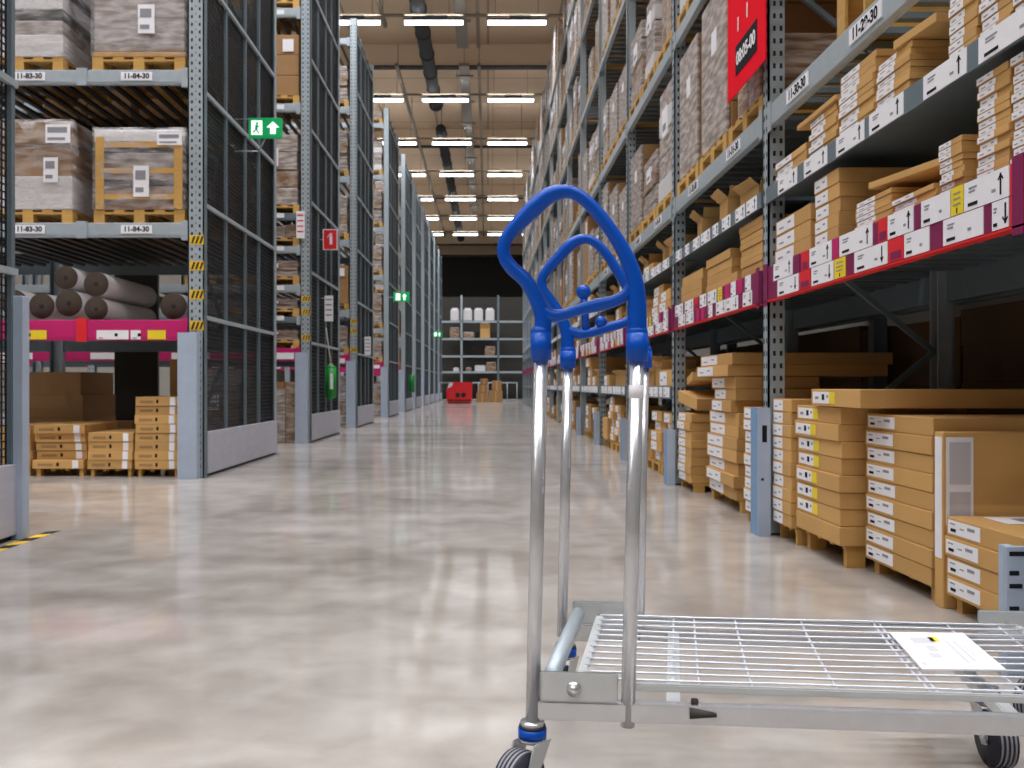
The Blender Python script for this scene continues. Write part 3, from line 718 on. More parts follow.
def left_row(i, D, dep, nb_, lab, has_guard=True):
    t = thing('pallet_rack', lab, 'rack', (XL, D, 0), group='caged racks across the aisle')
    pm = LPM if i < 3 else LPF
    for b in range(nb_ + 1):
        for y in (0, dep):
            o = inst('upright_post', pm, t, (-.155 - b * BW, y if y == 0 else y + .1, 0))
            if y: o.location.x += .155; o.rotation_euler.z = math.pi
            if b == 0 and y == 0 and i < 3:
                for zz in ((2.27, 2.02, 1.74, 1.44)[:4] if i == 0 else (2.2, 2.0, 1.6)):
                    ht = MB()
                    for s in range(3): ht.prism([(.03 + s * .04, zz), (.05 + s * .04, zz), (.075 + s * .04, zz + .07), (.055 + s * .04, zz + .07)], -.003, -.0016, M['tapek'], 'XZ')
                    ht.box(.02, .155, -.0017, -.0003, zz - .01, zz + .08, M['tape'])
                    ht.obj('hazard_tape', o)
    lv = list(LV)
    if i == 1: lv = [(1.27, 1.47, 'magenta'), (1.86, 1.95, 'dsteel'), (2.33, 2.45, 'steel'), (2.94, 3.05, 'steel'), (3.45, 3.56, 'dsteel'), (5.13, 5.26, 'steel'), (6.6, 6.74, 'steel'), (8.05, 8.18, 'steel')]
    for (z0, z1, m) in lv:
        for b in range(nb_):
            x1 = -.155 - b * BW; x0 = x1 - BW + .155
            mb = MB(); mb.box(x0, x1, 0, .05, z0, z1, M[m], .004); mb.box(x0, x1, -.004, 0, z0 + (z1 - z0) * .15, z0 + (z1 - z0) * .35, M[m])
            mb.box(x1 - .06, x1, -.008, 0, z0 - .03, z1 + .02, M['steel' if m != 'magenta' else 'magenta'])
            bm_ = mb.obj('shelf_beam', t)
            if i == 0 and b == 0:
                mid = MB(); mid.box(-3.98 + 2.75, -3.88 + 2.75, -.012, 0, z0 - .01, z1 + .015, M['steel' if m != 'magenta' else 'red']); mid.obj('beam_bracket', bm_)
                if m == 'magenta':
                    for (p, q, mm, a_) in [(58, 64, 'paper', 0), (65, 81, 'yel', 0), (97, 129, 'paper', 0), (131, 141, 'paper', 0), (148, 166, 'yel', 0), (22, 30, 'paper', 0), (30.5, 47, 'yel', 0)]:
                        if p in (58, 65): continue
                        X0, X1 = (p - CX) / 103.3 - XL, (q - CX) / 103.3 - XL
                        l = MB(); l.box(X0, X1, -.0075, -.0045, z0 + .012, z0 + .1, M[mm])
                        if mm == 'paper': l.box((X0 + X1) / 2 + .02, (X0 + X1) / 2 + .05, -.009, -.0074, z0 + .04, z0 + .07, M['ink']); l.box(X0 + .02, X0 + .06, -.009, -.0074, z0 + .02, z0 + .03, M['ink2'])
                        l.obj('price_label', bm_)
                elif z0 < 4:
                    for txt, px in (('11-83-30', 30), ('11-84-30', 137)):
                        X = (px - CX) / 103.3 - XL
                        l = MB().box(X - .15, X + .15, -.014, -.0045, z0 + .035, z0 + .115, M['paper']).obj('location_label', bm_)
                        add_text(l, txt, .068, M['ink'], (X, -.0155, z0 + .075), ROT_CAM)
            elif m == 'magenta' and i < 4:
                for (qa, qb, qm) in ((x0 + .6, x0 + 1.2, 'paper'), (x0 + .2, x0 + .4, 'red'), (x1 - .5, x1 - .1, 'paper')): MB().box(qa, qb, -.0075, -.0045, z0 + .03, z0 + .13, M[qm]).obj('price_label', bm_)
            elif i < 4:
                MB().box(x1 - .55, x1 - .25, -.0075, -.0045, z0 + .04, z0 + .11, M['paper']).obj('location_label', bm_)
            if i < 3:
                MB().box(x0, x1, dep + .05, dep + .1, z0, z1, M['dsteel']).obj('rear_beam', t)
                dk = MB(); xx = x0 + .1
                while xx < x1: dk.box(xx, xx + .05, .06, dep, z1 - .04, z1 - .008, M['wire']); xx += .16
                dk.obj('support_bars', t)
    cage_panel(t, dep)
    if has_guard:
        gm = MB(); gm.box(-.215, -.03, -.12, -.108, 0, 1.4, M['guard'], .003); gm.box(-.215, -.203, -.108, -.02, 0, 1.4, M['guard']); gm.box(-.042, -.03, -.108, -.02, 0, 1.4, M['guard']); gm.obj('post_guard', t)
    return t
for i, (D, dep, nbb) in enumerate(ROWS):
    left_row(i, D, dep, nbb, 'caged pallet rack across the aisle, %s' % ('the one with yellow-black tape on its post' if i == 0 else '%s beyond the taped one' % NTH[i - 1]))
# the rack at the picture edge, seen only by its cage end
t = thing('pallet_rack', 'caged rack end at the picture edge with a scuffed grey kick plate', 'rack', (XL, 2.27, 0), group='caged racks across the aisle')
cage_panel(t, 2.9)
for x, y in ((-.155, 0), (-.62, 3.0)): inst('upright_post', LPM, t, (x, y, 0))
for z0, z1, m in LV: MB().box(-2.7, -.155, 3.0, 3.05, z0, z1, M['dsteel']).obj('shelf_beam', t)
gm = MB(); gm.box(-.03, .04, 2.97, 3.05, 0, 1.42, M['guard'], .004); gm.obj('post_guard', t)
for q, z in enumerate((0, 1.535, 2.475, 3.955)):
    o = inst('pallet_load', LM[3], None, (XL - 1.4, 4.1, z), (0, 0, 0), (1, 2.1, [1.2, .7, 1.2, 1.1][q])); tag(o, 'dark carton load behind the edge cage, %s level from the floor' % NTH[q], 'pallet load', 'loads behind the edge cage')

# ---- goods in the first caged rack (D = 8.71)
D1 = 8.71
def px1(px, D=D1): return (px - CX) * D / F
def rest_pallet(xc, y, z, w, lab, grp='pallets in the caged racks'):
    o = inst('pallet', PY, None, (xc, y, z), (0, 0, 0), (w / .86, 1, 1)); return tag(o, lab, 'pallet', grp)
def wrapped(name, lab, xc, y, z, w, d, h, layers, labelpos, film=True):
    t = thing(name, lab, 'pallet load', (xc, y, z))
    mb = MB(); zz = 0
    for (frac, m, ins) in layers:
        mb.box(-w / 2 + ins, w / 2 - ins, ins, d - ins, zz, zz + frac * h - .004, M[m], .008); zz += frac * h
    mb.obj('goods', t)
    if film:
        f_ = MB(); r = bmesh.ops.create_cube(f_.bm, size=1); 
        for v in r['verts']: v.co = Vector((v.co.x * (w + .02), d / 2 + v.co.y * (d + .02), h / 2 + v.co.z * (h + .01) + .006))
        bmesh.ops.subdivide_edges(f_.bm, edges=list(f_.bm.edges), cuts=7, use_grid_fill=True)
        for v in f_.bm.verts: v.co += Vector((R.uniform(-.004, .004), R.uniform(-.004, .004), R.uniform(0, .003)))
        f_._fin(list(f_.bm.verts), M['film'], None, True); f_.obj('stretch_film', t)
    for (x0, x1, z0, z1) in labelpos:
        MB().box(x0, x1, -.02, -.016, z0, z1, M['paper']).box(x0 + .02, x1 - .03, -.0215, -.02, z0 + (z1 - z0) * .55, z0 + (z1 - z0) * .85, M['ink2']).box(x0 + .02, x1 - .05, -.0215, -.02, z0 + (z1 - z0) * .15, z0 + (z1 - z0) * .3, M['ink2']).obj('paper_label', t)
    return t
zA = 3.951; zC = 2.471
rest_pallet(-4.55, D1 + .012, zA, .86, 'pallet under the white wrapped load on the upper beam'); rest_pallet(-3.385, D1 + .012, zA, .9, 'pallet under the pink-grey wrapped load on the upper beam')
wrapped('wrapped_load', 'white and grey wrapped load on the upper beam of the taped rack', -4.55, D1 + .012, zA + .13, .86, 1.1, 1.0, [(.22, 'white', 0), (.14, 'wrapg', .01), (.1, 'dark', .01), (.16, 'white', 0), (.1, 'dark', .02), (.28, 'white', 0)], [])
wrapped('wrapped_load', 'pinkish wrapped load with tall white label on the upper beam', -3.385, D1 + .012, zA + .13, .9, 1.1, 1.05, [(.05, 'card', .0), (.9, 'wrapg', .012), (.05, 'wrapg', 0)], [(.0, .16, .22, .5)])
rest_pallet(-4.46, D1 + .012, zC, .86, 'pallet under the brown and white load on the middle beam'); rest_pallet(-3.38, D1 + .012, zC, .88, 'pallet under the pallet-framed load on the middle beam')
wrapped('wrapped_load', 'brown cartons over a white wrapped base on the middle beam', -4.46, D1 + .012, zC + .13, .86, 1.1, .86, [(.38, 'white', 0), (.36, 'card2', .02), (.26, 'wrapb', -.01)], [(.18, .42, .64, .82), (.16, .3, .26, .5)])
t = wrapped('wrapped_load', 'load framed by timber pallets with white top sheet on the middle beam', -3.38, D1 + .012, zC + .13, .88, 1.1, .78, [(.3, 'wrapb', .03), (.08, 'dark', .04), (.34, 'wrapg', .03), (.12, 'dark', .04), (.16, 'white', 0)], [(.18, .42, .62, .74), (-.05, .1, .12, .42)])
mb = MB()
for x in (-.42, .34): mb.box(x, x + .08, -.012, .0, 0, .7, M['wood'])
for z in (.1, .35, .60): mb.box(-.34, .34, -.01, .0, z, z + .05, M['wood'])
mb.obj('pallet_frame', t)
for q, (xx, z, h) in enumerate([(-3.5, zC, 1.1), (-4.6, zC, 1.05), (-3.5, zA, 1.0), (-4.6, zA, 1.0)]):  # loads added to block light coming through the rack
    o = inst('pallet_load', LMY[3], None, (xx, D1 + 1.6, z + .002), (0, 0, 0), (1.2, 1, h)); tag(o, 'added carton load deep inside the taped rack, %s' % ['middle level beside the cage', 'middle level, inner one', 'upper level beside the cage', 'upper level, inner one'][q], 'pallet load', 'added loads deep inside the taped rack')
# rolls and the dark upright board on the magenta shelf
rl = [(65.7, 277.7, .115), (68.6, 303, .13), (96, 284, .12), (96, 314, .115), (41.5, 306, .125), (173.5, 306, .13), (14, 303, .13)]
for i, (px, py, r) in enumerate(rl):
    x = px1(px, D1 + .12); z = H + (CY - py) * (D1 + .12) / F; z = max(z, 1.532 + r)
    t = thing('fabric_roll', 'brown-ended white roll on the magenta shelf, %s' % ['topmost of its heap', 'under the topmost roll', 'upper one beside the dark board', 'lower one beside the dark board', 'between the heap and the cage', 'lying alone beside the taped post', 'half hidden behind the edge cage'][i], 'roll', (x, D1 + .12, z), group='rolls on the magenta shelf')
    MB().bar((0, .01, 0), (.0, 1.3, 0), r, M['white'], 24).obj('roll_wrap', t)
    MB().bar((0, 0, 0), (0, .012, 0), r, M['roll'], 24).bar((0, -.001, 0), (0, .0, 0), r * .2, M['dark'], 12).obj('roll_end', t)
t = tag(MB().box(-4.9, -4.33, 11.80, 11.86, 0, 2.45, M['dark'], .004).obj('dark_board'), 'tall dark upright board standing just behind the taped rack', 'board')
# floor stacks in the first caged rack
def lstack(desc, p, q, zt, n, label, Y, zb=.075, L=.8, jit=.01, m='card', shift=None):
    low_pallet((px1(p, Y) + px1(q, Y)) / 2, Y + .03, px1(q, Y) - px1(p, Y) - .04, L, .07, 'low pallet under ' + desc, 'Y')
    return stack(desc, Y, px1(p, Y), px1(q, Y), zb, zt, n, L, label, jit=jit, m=m, face='Y', shift=shift)
lstack('the tall floor stack beside the taped post', 135, 179, .785, 8, 'strip', D1 + .1)
lstack('the four-box floor stack in the taped rack', 87.5, 132, .435, 4, 'strip', D1 + .1)
lstack('the darker floor stack beside the edge cage', 33, 84, .51, 5, 'strip', D1 + .15, m='card', shift={1: (.08, 0), 2: (.08, .0), 3: (.06, 0)})
lstack('the floor stack hidden behind the edge cage', 2, 31, .5, 5, 'strip', D1 + .2)
stack('the big brown stack at the back of the taped rack', 10.36, px1(5, 10.35), px1(82, 10.35), 0, 1.05, 4, .9, None, m='card2', face='Y', jit=.02)
stack('the low brown cartons behind the four-box stack', 9.95, px1(88, 9.95), px1(133, 9.95), 0, .5, 3, .22, None, m='card2', face='Y', jit=.02)
stack('the yellow carton column behind the taped post', 10.5, px1(170, 10.5), px1(186, 10.5), 0, 1.2, 3, .4, None, face='Y')

# ---- goods in the farther caged racks
nl = 0
for i, (D, dep, nbb) in enumerate(ROWS):
    if i == 0: continue
    base = [(0, 1.25), (1.54, .62), (2.48, 1.0), (3.96, .95), (5.29, 1.05), (6.75, 1.0)]
    if i == 1: base = [(0, 1.1), (1.475, .3), (1.955, .3), (2.455, .4), (3.055, .36), (3.565, 1.25), (5.265, 1.1), (6.745, 1.0)]
    if i == 3: base.append((8.185, .35))
    for j, (z, g) in enumerate(base):
        for q in range(2 if (i == 1 or i == 2) else 1):
            w = .84; xc = XL - .155 - .45 - q * .92
            lvn = NTH[j]; rown = NTH[i - 1]
            if z > 0 and g > .25:
                o = inst('pallet', PY, None, (xc, D + .02, z + .002)); tag(o, 'pallet on level %s of the %s caged rack beyond the taped one%s' % (lvn, rown, ', inner one' if q else ''), 'pallet', 'pallets in far caged racks'); zz = z + .13
            else: zz = z + .001
            h = min(g - .15, g * R.uniform(.7, .95))
            s = R.choice([0, 1, 2, 2, 3, 4])
            o = inst('pallet_load', LMY[s], None, (xc, D + .03, zz), (0, 0, 0), (1, 1, max(.12, h)))
            tag(o, '%s on level %s of the %s caged rack past the taped one%s' % (['grey wrapped load', 'brown wrapped load', 'layered load', 'carton load', 'slim parcel load'][s], lvn, rown, ', inner' if q else ''), 'pallet load', 'loads in far caged racks'); nl += 1

# ------------------------------------------------------------------ signs on the caged racks
t = thing('exit_sign', 'lit green exit sign with white running figure and arrow on the taped rack cage', 'sign', (-2.415, 9.75, 3.68))
MB().box(-.18, .18, 0, .05, -.1, .115, M['green'], .005).obj('sign_face', t)
g = MB(); g.box(-.15, -.03, -.002, 0, -.07, .085, M['glyph']); g.obj('figure_panel', t)
mb = MB(); mb.ball((-.085, -.004, .055), .014, M['green'], (1, .3, 1)); mb.flat((-.09, -.0035, .04), (-.095, -.0035, -.01), .03, .003, M['green'], up=(0, 1, 0))
mb.flat((-.095, -.0035, -.01), (-.065, -.0035, -.055), .014, .003, M['green'], up=(0, 1, 0)); mb.flat((-.095, -.0035, -.01), (-.13, -.0035, -.045), .014, .003, M['green'], up=(0, 1, 0)); mb.flat((-.09, -.0035, .035), (-.055, -.0035, .01), .01, .003, M['green'], up=(0, 1, 0)); mb.obj('running_figure', t)
MB().prism([(.085, .075), (.015, .01), (.055, .01), (.055, -.06), (.115, -.06), (.115, .01), (.155, .01)], -.003, 0, M['glyph'], 'XZ').obj('arrow', t)
MB().bar((0, .03, -.1), (-.08, .03, -.24), .008, M['steel'], 8).bar((-.08, .03, -.24), (-.335, .03, -.24), .008, M['steel'], 8).bar((.0, .03, .11), (-.335, .03, .11), .006, M['steel'], 8).obj('sign_bracket', t)
for (x, y, z, lab) in ((-2.36, 24.5, 3.29, 'small lit green exit sign farther down among the caged racks'), (-2.3, 41, 3.2, 'tiny pale exit sign deepest among the caged racks')):
    t = thing('exit_sign', lab, 'sign', (x, y, z))
    MB().box(-.22, .22, 0, .05, -.12, .14, M['green'], .005).obj('sign_face', t); MB().box(-.15, -.03, -.003, 0, -.08, .1, M['glyph']).prism([(.085, .1), (.015, .02), (.055, .02), (.055, -.08), (.115, -.08), (.115, .02), (.155, .02)], -.003, 0, M['glyph'], 'XZ').obj('symbol', t)
    MB().bar((-.2, .02, 0), (-.42, .02, 0), .01, M['steel'], 8).obj('sign_bracket', t)
t = thing('fire_sign', 'red fire equipment sign with white symbol on the second caged rack', 'sign', (-2.56, 14.6, 3.26))
MB().box(-.12, .12, 0, .01, -.17, .17, M['paper']).obj('sign_border', t); MB().box(-.105, .105, -.003, 0, -.155, .155, M['red']).obj('sign_face', t)
MB().box(-.01, .035, -.005, -.003, -.08, .06, M['paper']).box(-.005, .03, -.005, -.003, .07, .1, M['paper']).flat((.0, -.004, .09), (-.05, -.004, .03), .012, .002, M['paper'], up=(0, 1, 0)).obj('extinguisher_symbol', t)
MB().bar((-.12, .005, 0), (-.16, .005, 0), .008, M['steel'], 8).obj('sign_bracket', t)
def notice(x, y, z, w, h, lab, red=False):
    t = thing('notice_sign', lab, 'notice', (x, y, z)); MB().bar((-w / 2, .004, h * .4), (XL + .02 - x, .004, h * .4), .006, M['steel'], 6).obj('hook', t); MB().box(-w / 2, w / 2, 0, .006, -h / 2, h / 2, M['paper']).obj('sheet', t)
    q = MB(); 
    for k_ in range(4): q.box(-w * .38, w * .34, -.002, 0, h * (.32 - k_ * .2), h * (.37 - k_ * .2), M['red' if red else 'ink2'])
    q.obj('printed_lines', t)
notice(-2.6, 14.7, 2.15, .14, .42, 'white notice sheet hanging on the second caged rack above the green case')
notice(-2.9, 13.93 - .015, 3.38, .13, .42, 'white and red notice strip on the second caged rack post', True)
notice(-2.62, 19.6, 1.75, .14, .4, 'white notice sheet on the third caged rack')
t = thing('hanging_case', 'green cylinder case hanging on the second caged rack cage', 'case', (-2.60, 14.9, .95))
MB().cyl((0, 0, 0), .09, .46, M['greenp'], 'Z', 20).ball((0, 0, .23), .09, M['greenp'], (1, 1, .6)).ball((0, 0, -.23), .09, M['greenp'], (1, 1, .6)).obj('case_body', t)
MB().box(.0, .05, -.095, -.085, -.12, .14, M['paper']).obj('case_label', t)
MB().bar((0, 0, .28), (-.08, 0, .9), .007, M['tiedown'], 6).bar((0, 0, .26), (0, 0, .3), .025, M['tiedown'], 8).obj('hanging_cord', t)
t = thing('hanging_case', 'dark green case hanging on the fourth caged rack', 'case', (-2.6, 30.7, .95))
MB().cyl((0, 0, 0), .1, .6, M['greenp'], 'Z', 16).obj('case_body', t)

# floor hazard marking
mb = MB(); y = 3.6; k = 0
while y < 5.5:
    m = M['tape'] if k % 2 == 0 else M['tapek']
    mb.prism([(-2.71, y), (-2.64, y + .04), (-2.64, y + .16), (-2.71, y + .12)], .0, .0012, m, 'XY'); y += .12; k += 1
tag(mb.obj('floor_marking'), 'yellow and black striped tape on the floor beside the edge cage', 'floor tape')

# ------------------------------------------------------------------ the end of the aisle
DE = 57.
t = thing('pallet_rack', 'far dark rack facing down the aisle with white bags on top', 'rack', (0, DE, 0))
for x in (-5.5, -1.7 - 2.3, -1.68, .65, 3.0): MB().box(x - .06, x + .06, 0, .12, 0, 6.6, M['steel' if x < 0 else 'dsteel']).obj('upright_post', t)
for z in (1.65, 2.65, 3.75, 4.85):
    MB().box(-5.5, 3.0, 0, .1, z, z + .12, M['steel']).obj('shelf_beam', t)
MB().box(-5.5, 3.0, 1.3, 1.36, 0, 6.6, M['dark']).obj('back_panel', t)
for i, px in enumerate((450.3, 454.8, 467.5, 478.5, 490)):
    if i == 0: continue
    x = (px - CX) * DE / F
    mb = MB(); mb.box(-.28, .28, .1, .7, 0, .72, M['white'], .06); mb.box(-.2, .2, .15, .65, .72, .82, M['white'], .03)
    o = mb.obj('bulk_bag'); o.location = (x, DE, 4.975); tag(o, 'white bulk bag on the top shelf of the far rack, %s along' % NTH[i - 1], 'bag', 'white bags on the far rack')
for i, (px, z, w, h, m) in enumerate([(454.5, 3.875, .6, .66, 'wrapb'), (468.5, 3.875, .7, .35, 'wrapb'), (485, 3.875, .62, .95, 'card'), (490, 2.775, .65, .55, 'wrapb'), (480, 1.775, .66, .35, 'white'), (491, 1.775, .65, .55, 'wrapb'), (468.5, 1.775, .35, .2, 'wrapb'), (456, 1.775, .35, .2, 'white')]):
    o = MB().box(-w / 2, w / 2, .1, .8, 0, h, M[m], .02).box(-w / 2 + .05, w / 2 - .05, .15, .75, h, h + .03, M['paper']).obj('wrapped_parcel'); o.location = ((px - CX) * DE / F, DE, z)
    tag(o, ['grey parcel on the third shelf beside the first post', 'low parcel in the middle of the third shelf', 'tall orange carton on the third shelf', 'grey parcel on the second shelf', 'white-topped parcel on the lowest shelf', 'grey parcel on the lowest shelf beside the end post', 'tiny parcel on the lowest shelf', 'small white parcel on the lowest shelf'][i] + ' of the far rack', 'parcel', 'parcels on the far rack')
t = thing('safety_railing', 'light metal railing crossing the far end of the aisle', 'railing', (0, 48.5, 0))
MB().bar((-2.7, 0, 1.02), (1.6, 0, 1.02), .03, M['steel'], 8).obj('top_rail', t)
for k_ in range(9): MB().bar((-2.6 + k_ * .52, 0, 0), (-2.6 + k_ * .52, 0, 1.0), .025, M['steel'], 8).obj('railing_post', t)
MB().bar((-2.7, 0, .12), (1.6, 0, .12), .02, M['steel'], 8).obj('lower_rail', t)
t = thing('red_bin', 'bright red stepped bin standing at the far end of the aisle', 'bin', (-1.4, 44, 0))
MB().prism([(-.62, .06), (.6, .06), (.62, 1.04), (-.3, 1.04), (-.34, .82), (-.62, .72)], 0, .9, M['red'], 'XZ').box(-.55, .55, .05, .85, 0, .06, M['tapek']).obj('bin_body', t)
MB().ball((-.08, -.01, .42), .12, M['tapek'], (1, .2, 1)).ball((.2, -.01, .42), .12, M['tapek'], (1, .2, 1)).obj('round_emblem', t)
MB().box(-.55, .55, -.01, .0, .12, .18, M['tapek']).obj('base_stripe', t)
MB().prism([(-.6, .73), (-.36, .83), (-.32, 1.02), (-.5, 1.0)], .1, .4, M['paper'], 'XZ').obj('white_flap', t)
for i, (x, z, w, h) in enumerate([(-.3, 0, .6, .5), (.4, 0, .7, .62), (-.25, .51, .5, .42), (.45, .63, .5, .5), (-.2, .94, .4, .3)]):
    o = MB().box(-w / 2, w / 2, 0, .7, 0, h - .01, M['card2'], .01).box(-.03, .03, -.002, .0, 0, h - .02, M['card']).obj('carton'); o.location = (x, 46.5, z + .001)
    tag(o, 'brown carton of the heap before the far railing, %s' % ['lower front one', 'lower one beside the shelf row', 'middle one', 'upper one beside the shelf row', 'topmost one'][i], 'box', 'heap of cartons before the railing')

# ------------------------------------------------------------------ the flatbed cart
A0 = Vector((.096, 1.946, 0)); U = Vector((math.cos(.094), -math.sin(.094), 0)); V = Vector((.207, 1, 0)).normalized()
WID = .605; LEN = 1.30
cart = thing('flatbed_cart', 'galvanised flatbed cart with blue plastic push handles standing on the floor', 'cart', A0)
def P(u, v, z, lean=0.): return Vector((U.x * u + V.x * v, U.y * u + V.y * v, z))
def from_px(px, py, v):
    """a point of the handle plane that stands v across the cart, given by where its outline is seen"""
    o = A0 + V * v                              # plane through o along U and Z
    d = Vector(((px - CX) / F, 1, (CY - py) / F)); n = Vector((U.y, -U.x, 0))
    cam = Vector((0, 0, H)); t_ = (o - cam).dot(n) / d.dot(n)
    return cam + d * t_ - A0
def loop(v, outer, rad, cross, crad, socks, name_l):
    mb = MB(); mb.tube([from_px(x, y, v) for x, y in outer], rad, M['blue'], 16, 5)
    mb.tube([from_px(x, y, v) for x, y in cross], crad, M['blue'], 14, 5)
    for (x, y0, y1, r) in socks:
        a, b_ = from_px(x, y0, v), from_px(x, y1, v)
        mb.bar(a, b_, r, M['blue'], 20); mb.ball(a, r, M['blue'], (1, 1, .9))
    h = mb.obj('push_handle', cart); h['label'] = name_l
    return h
r_ = .0135
outer1 = [(541, 345), (543, 318), (536, 298), (526, 281), (513, 269), (505, 258), (504, 245), (511, 232), (522, 220), (534, 208), (547, 197), (560, 192), (573, 193), (586, 201), (600, 216), (614, 235), (626, 256), (634, 278), (637, 300), (637, 320), (637, 345)]
rad1 = [.020, .018, .017, .016, .0155, .0145, .014, .0148, .017, .0195, .0185, .016, .0138, .014, .0145, .015, .0165, .018, .0195, .0205, .021]
cross1 = [(543, 312), (553, 316), (566, 314), (582, 309), (598, 305), (614, 301), (626, 294), (633, 284)]
loop(0, outer1, rad1, cross1, [.017, .015, .012, .0125, .0145, .0125, .012, .014], [(541, 333, 360, .0225), (637, 333, 361, .0235)], 'larger blue handle loop above the near rail')
outer2 = [(567.5, 355), (567, 335), (560, 315), (550, 300), (543, 289), (542, 279), (548, 269), (558, 258), (568, 247), (578, 240.5), (588, 239.5), (598, 245), (607, 255), (616, 269), (625, 283), (633, 300), (638, 318), (641, 335), (643, 352)]
rad2 = [.020, .018, .016, .015, .014, .013, .0135, .0155, .017, .0155, .013, .013, .0135, .014, .015, .016, .018, .02, .021]
cross2 = [(568, 331), (580, 334), (594, 332), (610, 327), (624, 323), (636, 317)]
loop(WID, outer2, rad2, cross2, [.016, .014, .013, .0135, .013, .015], [(568, 351, 368, .0225), (644, 351, 368, .0225)], 'farther blue handle loop seen through the near one')
k0, k1 = from_px(583.5, 292, WID), from_px(586, 331, WID)
MB().ball(k0, .021, M['blue']).bar(k0, k1, .011, M['blue'], 12).ball(from_px(601, 322, WID), .017, M['blue']).obj('locking_knob', cart)
def leg(pt_top, pt_bot, v, r=.0155):
    a, b_ = from_px(*pt_top, v), from_px(*pt_bot, v)
    o = MB().bar(a, b_, r, M['chrome'], 20).obj('handle_tube', cart); return a, b_
leg((541, 358), (532.5, 721), 0); leg((637, 358), (627.5, 726), 0)
leg((568, 366), (562, 636), WID, .0145); leg((644, 366), (639, 640), WID, .0145)
# white sleeve sticker on the second tube
s0, s1 = from_px(636.3, 385, 0), from_px(635.9, 398, 0)
MB().bar(s0, s1, .0159, M['paper'], 20).obj('tube_sticker', cart)
def rail(u0, v0, u1, v1, z0, z1, w, m='zinc', name='side_rail'):
    a, b_ = P(u0, v0, (z0 + z1) / 2), P(u1, v1, (z0 + z1) / 2)
    mb = MB(); d = (b_ - a).normalized(); n = Vector((-d.y, d.x, 0)) * w / 2
    poly = [a - n, b_ - n, b_ + n, a + n]
    mb.prism([(p.x, p.y) for p in poly], z0, z1, M[m], 'XY')
    bmesh.ops.bevel(mb.bm, geom=list(mb.bm.edges), offset=.003, segments=2, affect='EDGES')
    return mb.obj(name, cart)
for v in (0.0, WID):
    rail(.012, v, LEN - .012, v, .181, .222, .028, 'chrome', 'side_rail')
    rail(.19, v + (.012 if v == 0 else -.035), LEN - .17, v + (.012 if v == 0 else -.035), .242, .259, .012, 'zinc', 'basket_rail')
    for (a_, b_) in ((.018, .185), (LEN - .185, LEN - .018)):
        sgn = -1 if v == 0 else 1
        p = rail(a_, v + sgn * .016, b_, v + sgn * .016, 0.223, .288, .006, 'zinc', 'corner_plate')
        q = P((a_ + b_) / 2 - .01, v + sgn * .022, .252)
        bo = MB().bar(P((a_ + b_) / 2 - .01, v + sgn * .019, .252), P((a_ + b_) / 2 - .01, v + sgn * .024, .252), .016, M['chrome'], 16).ball(q, .011, M['chrome']).obj('bolt', cart)
for u in (.038, LEN - .038):
    MB().bar(P(u, -.01, .266), P(u, WID - .03, .262), .019, M['steel'], 20).obj('cross_tube', cart)
for u in (.10, LEN - .10):
    rail(u - .0, .015, u, WID - .04, .25, .262, .022, 'zinc', 'end_strip')
rail(.3, .015, .3, WID - .015, .185, .215, .03, 'zinc', 'under_brace'); rail(1.0, .015, 1.0, WID - .015, .185, .215, .03, 'zinc', 'under_brace')
mb = MB(); NW = 12
for i in range(NW):
    v = .02 + (WID - .06) * i / (NW - 1)
    pts = [P(.10 + (LEN - .20) * k_ / 8, v, .263 - .006 * math.sin(math.pi * k_ / 8) * math.sin(math.pi * i / (NW - 1)) + R.uniform(-.0008, .0008)) for k_ in range(9)]
    mb.tube(pts, [.0028] * 9, M['wirez'], 6, 2)
mb.obj('deck_wires', cart)
mb = MB()
for u in (.30, .355, .465, .64, .83, .845, 1.02, 1.15):
    pts = [P(u, .015 + (WID - .05) * k_ / 6, .258 - .006 * math.sin(math.pi * k_ / 6)) for k_ in range(7)]
    mb.tube(pts, [.003] * 7, M['wirez'], 6, 2)
mb.obj('cross_wires', cart)
MB().bar(P(.345, -.0, .222), P(.345, .0, .232), .008, M['dark'], 10).bar(P(.335, -.0165, .207), P(.39, -.0165, .205), .012, M['dark'], 8, .004).obj('latch', cart)
def caster(u, v, ang, r=.062, ring=True):
    """swivel caster with plate, ring, fork and ribbed wheel"""
    b = P(u, v, 0); c = bpy.data.objects.new('caster', None); C.objects.link(c); c.parent = cart; c.location = b; c.rotation_euler.z = ang
    MB().cyl((0, 0, .168), .026, .012, M['chrome'], 'Z', 20).cyl((0, 0, .176), .014, .01, M['chrome'], 'Z', 12).obj('stem_collar', c)
    MB().cyl((0, 0, .150), .031, .02, M['blue'], 'Z', 24).cyl((0, 0, .163), .029, .006, M['rubber'], 'Z', 24).obj('swivel_ring', c)
    f_ = MB(); f_.cyl((0, 0, .136), .03, .008, M['chrome'], 'Z', 20)
    for s in (-1, 1):
        f_.prism([(.028, .135), (-.03, .135), (-.06, r - .012), (-.038, r - .018), (.0, r + .03)], s * .028 - .002, s * .028 + .002, M['zinc'], 'XZ')
    f_.obj('fork', c)
    w = MB(); w.bar((-.045, -.02, r), (-.045, .02, r), r * .86, M['rubber'], 32)
    for k_ in range(9):
        y = -.0225 + k_ * .005
        w.bar((-.045, y, r), (-.045, y + .005, r), r * (.93 + .07 * math.cos((y + .0025) / .0225 * 1.1)), M['tread' if k_ % 2 else 'rubber'], 40)
    w.obj('wheel', c); MB().bar((-.045, -.034, r), (-.045, .034, r), .009, M['chrome'], 12).obj('axle', c)
caster(.0, .0, math.radians(48)); caster(.0, WID, math.radians(60))
caster(1.045, .33, math.radians(86), .066); caster(LEN - .02, WID, math.radians(30)); caster(LEN, .0, math.radians(60))
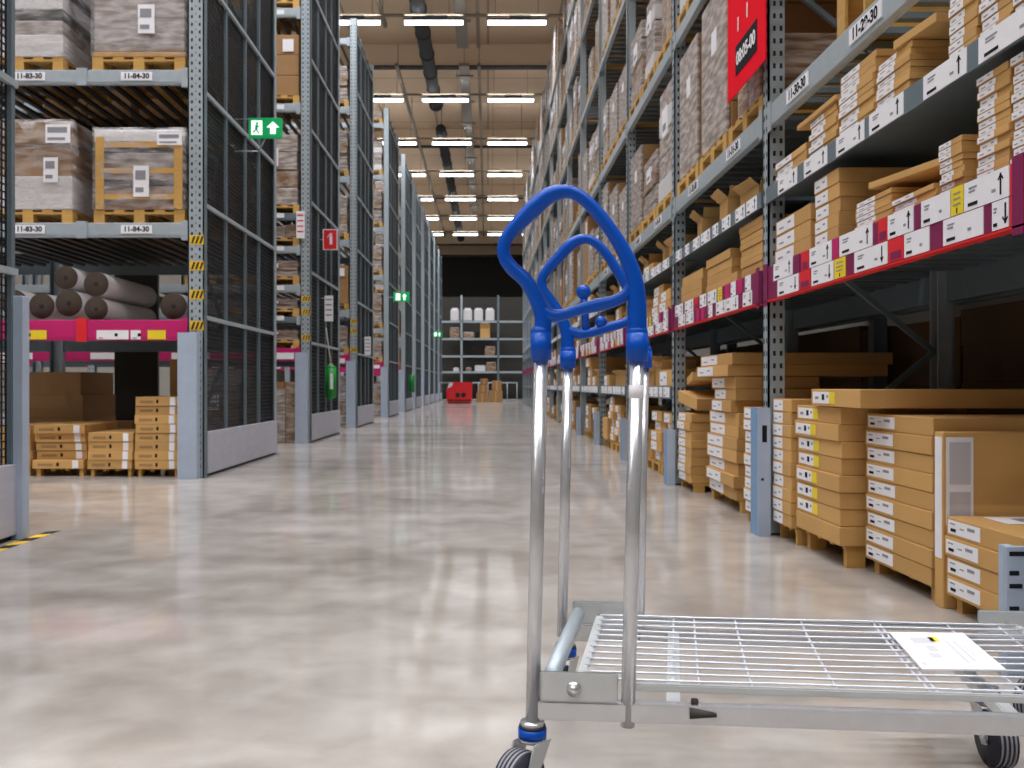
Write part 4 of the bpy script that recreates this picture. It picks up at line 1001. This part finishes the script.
# notice card lying on the cart deck
cp = [(.963, 2.015), (1.146, 2.01), (1.205, 2.30), (1.022, 2.31)]
t = thing('notice_card', 'white printed card lying on the wire deck of the cart', 'card', (cp[0][0], cp[0][1] - .02, .267))
rel2 = lambda a, b: (a * (cp[1][0] - cp[0][0]) + b * (cp[3][0] - cp[0][0]), a * (cp[1][1] - cp[0][1]) + b * (cp[3][1] - cp[0][1]))
MB().prism([rel2(0, 0), rel2(1, 0), rel2(1, 1), rel2(0, 1)], 0, .004, M['paper'], 'XY').obj('card_sheet', t)
def marks(lst, m, name):
    for a0, a1, b0, b1 in lst: MB().prism([rel2(a0, b0), rel2(a1, b0), rel2(a1, b1), rel2(a0, b1)], .004, .0048, M[m], 'XY').obj(name, t)
marks([(.2, .5, .68, .84), (.3, .42, .45, .6), (.25, .38, .28, .4), (.05, .1, .1, .16)], 'ink3', 'printed_block')
marks([(.62, .66, .15, .75), (.72, .76, .2, .75), (.8, .82, .25, .7)], 'ink3', 'printed_line')
marks([(.44, .56, .72, .86)], 'yel', 'yellow_mark')

# ------------------------------------------------------------------ camera, world, view
cam = bpy.data.cameras.new('camera'); co = bpy.data.objects.new('camera', cam); C.objects.link(co)
co.location = (0, 0, H); co.rotation_euler = (math.pi / 2, 0, 0)
cam.sensor_width = 36; cam.lens = 36 * F / 1024; cam.shift_x = (512 - CX) / 1024; cam.shift_y = (CY - 384) / 1024
cam.clip_end = 200; cam.clip_start = .05
cam.dof.use_dof = True; cam.dof.focus_distance = 2.5; cam.dof.aperture_fstop = 7
bpy.context.scene.camera = co
w = bpy.data.worlds.new('world'); bpy.context.scene.world = w; w.use_nodes = True
w.node_tree.nodes['Background'].inputs[0].default_value = (.6, .65, .7, 1); w.node_tree.nodes['Background'].inputs[1].default_value = .3
vs = bpy.context.scene.view_settings; vs.view_transform = 'Standard'; vs.look = 'None'; vs.gamma = 1; vs.exposure = 1.12
try: vs.use_curve_mapping = False
except Exception: pass
cy = bpy.context.scene.cycles
cy.use_denoising = True; cy.max_bounces = 8; cy.diffuse_bounces = 5; cy.transparent_max_bounces = 8; cy.use_light_tree = True
from collections import Counter
cc = Counter(o.name.split('.')[0] for o in bpy.data.objects if o.parent is None); print(cc.most_common(12), len(bpy.data.objects))
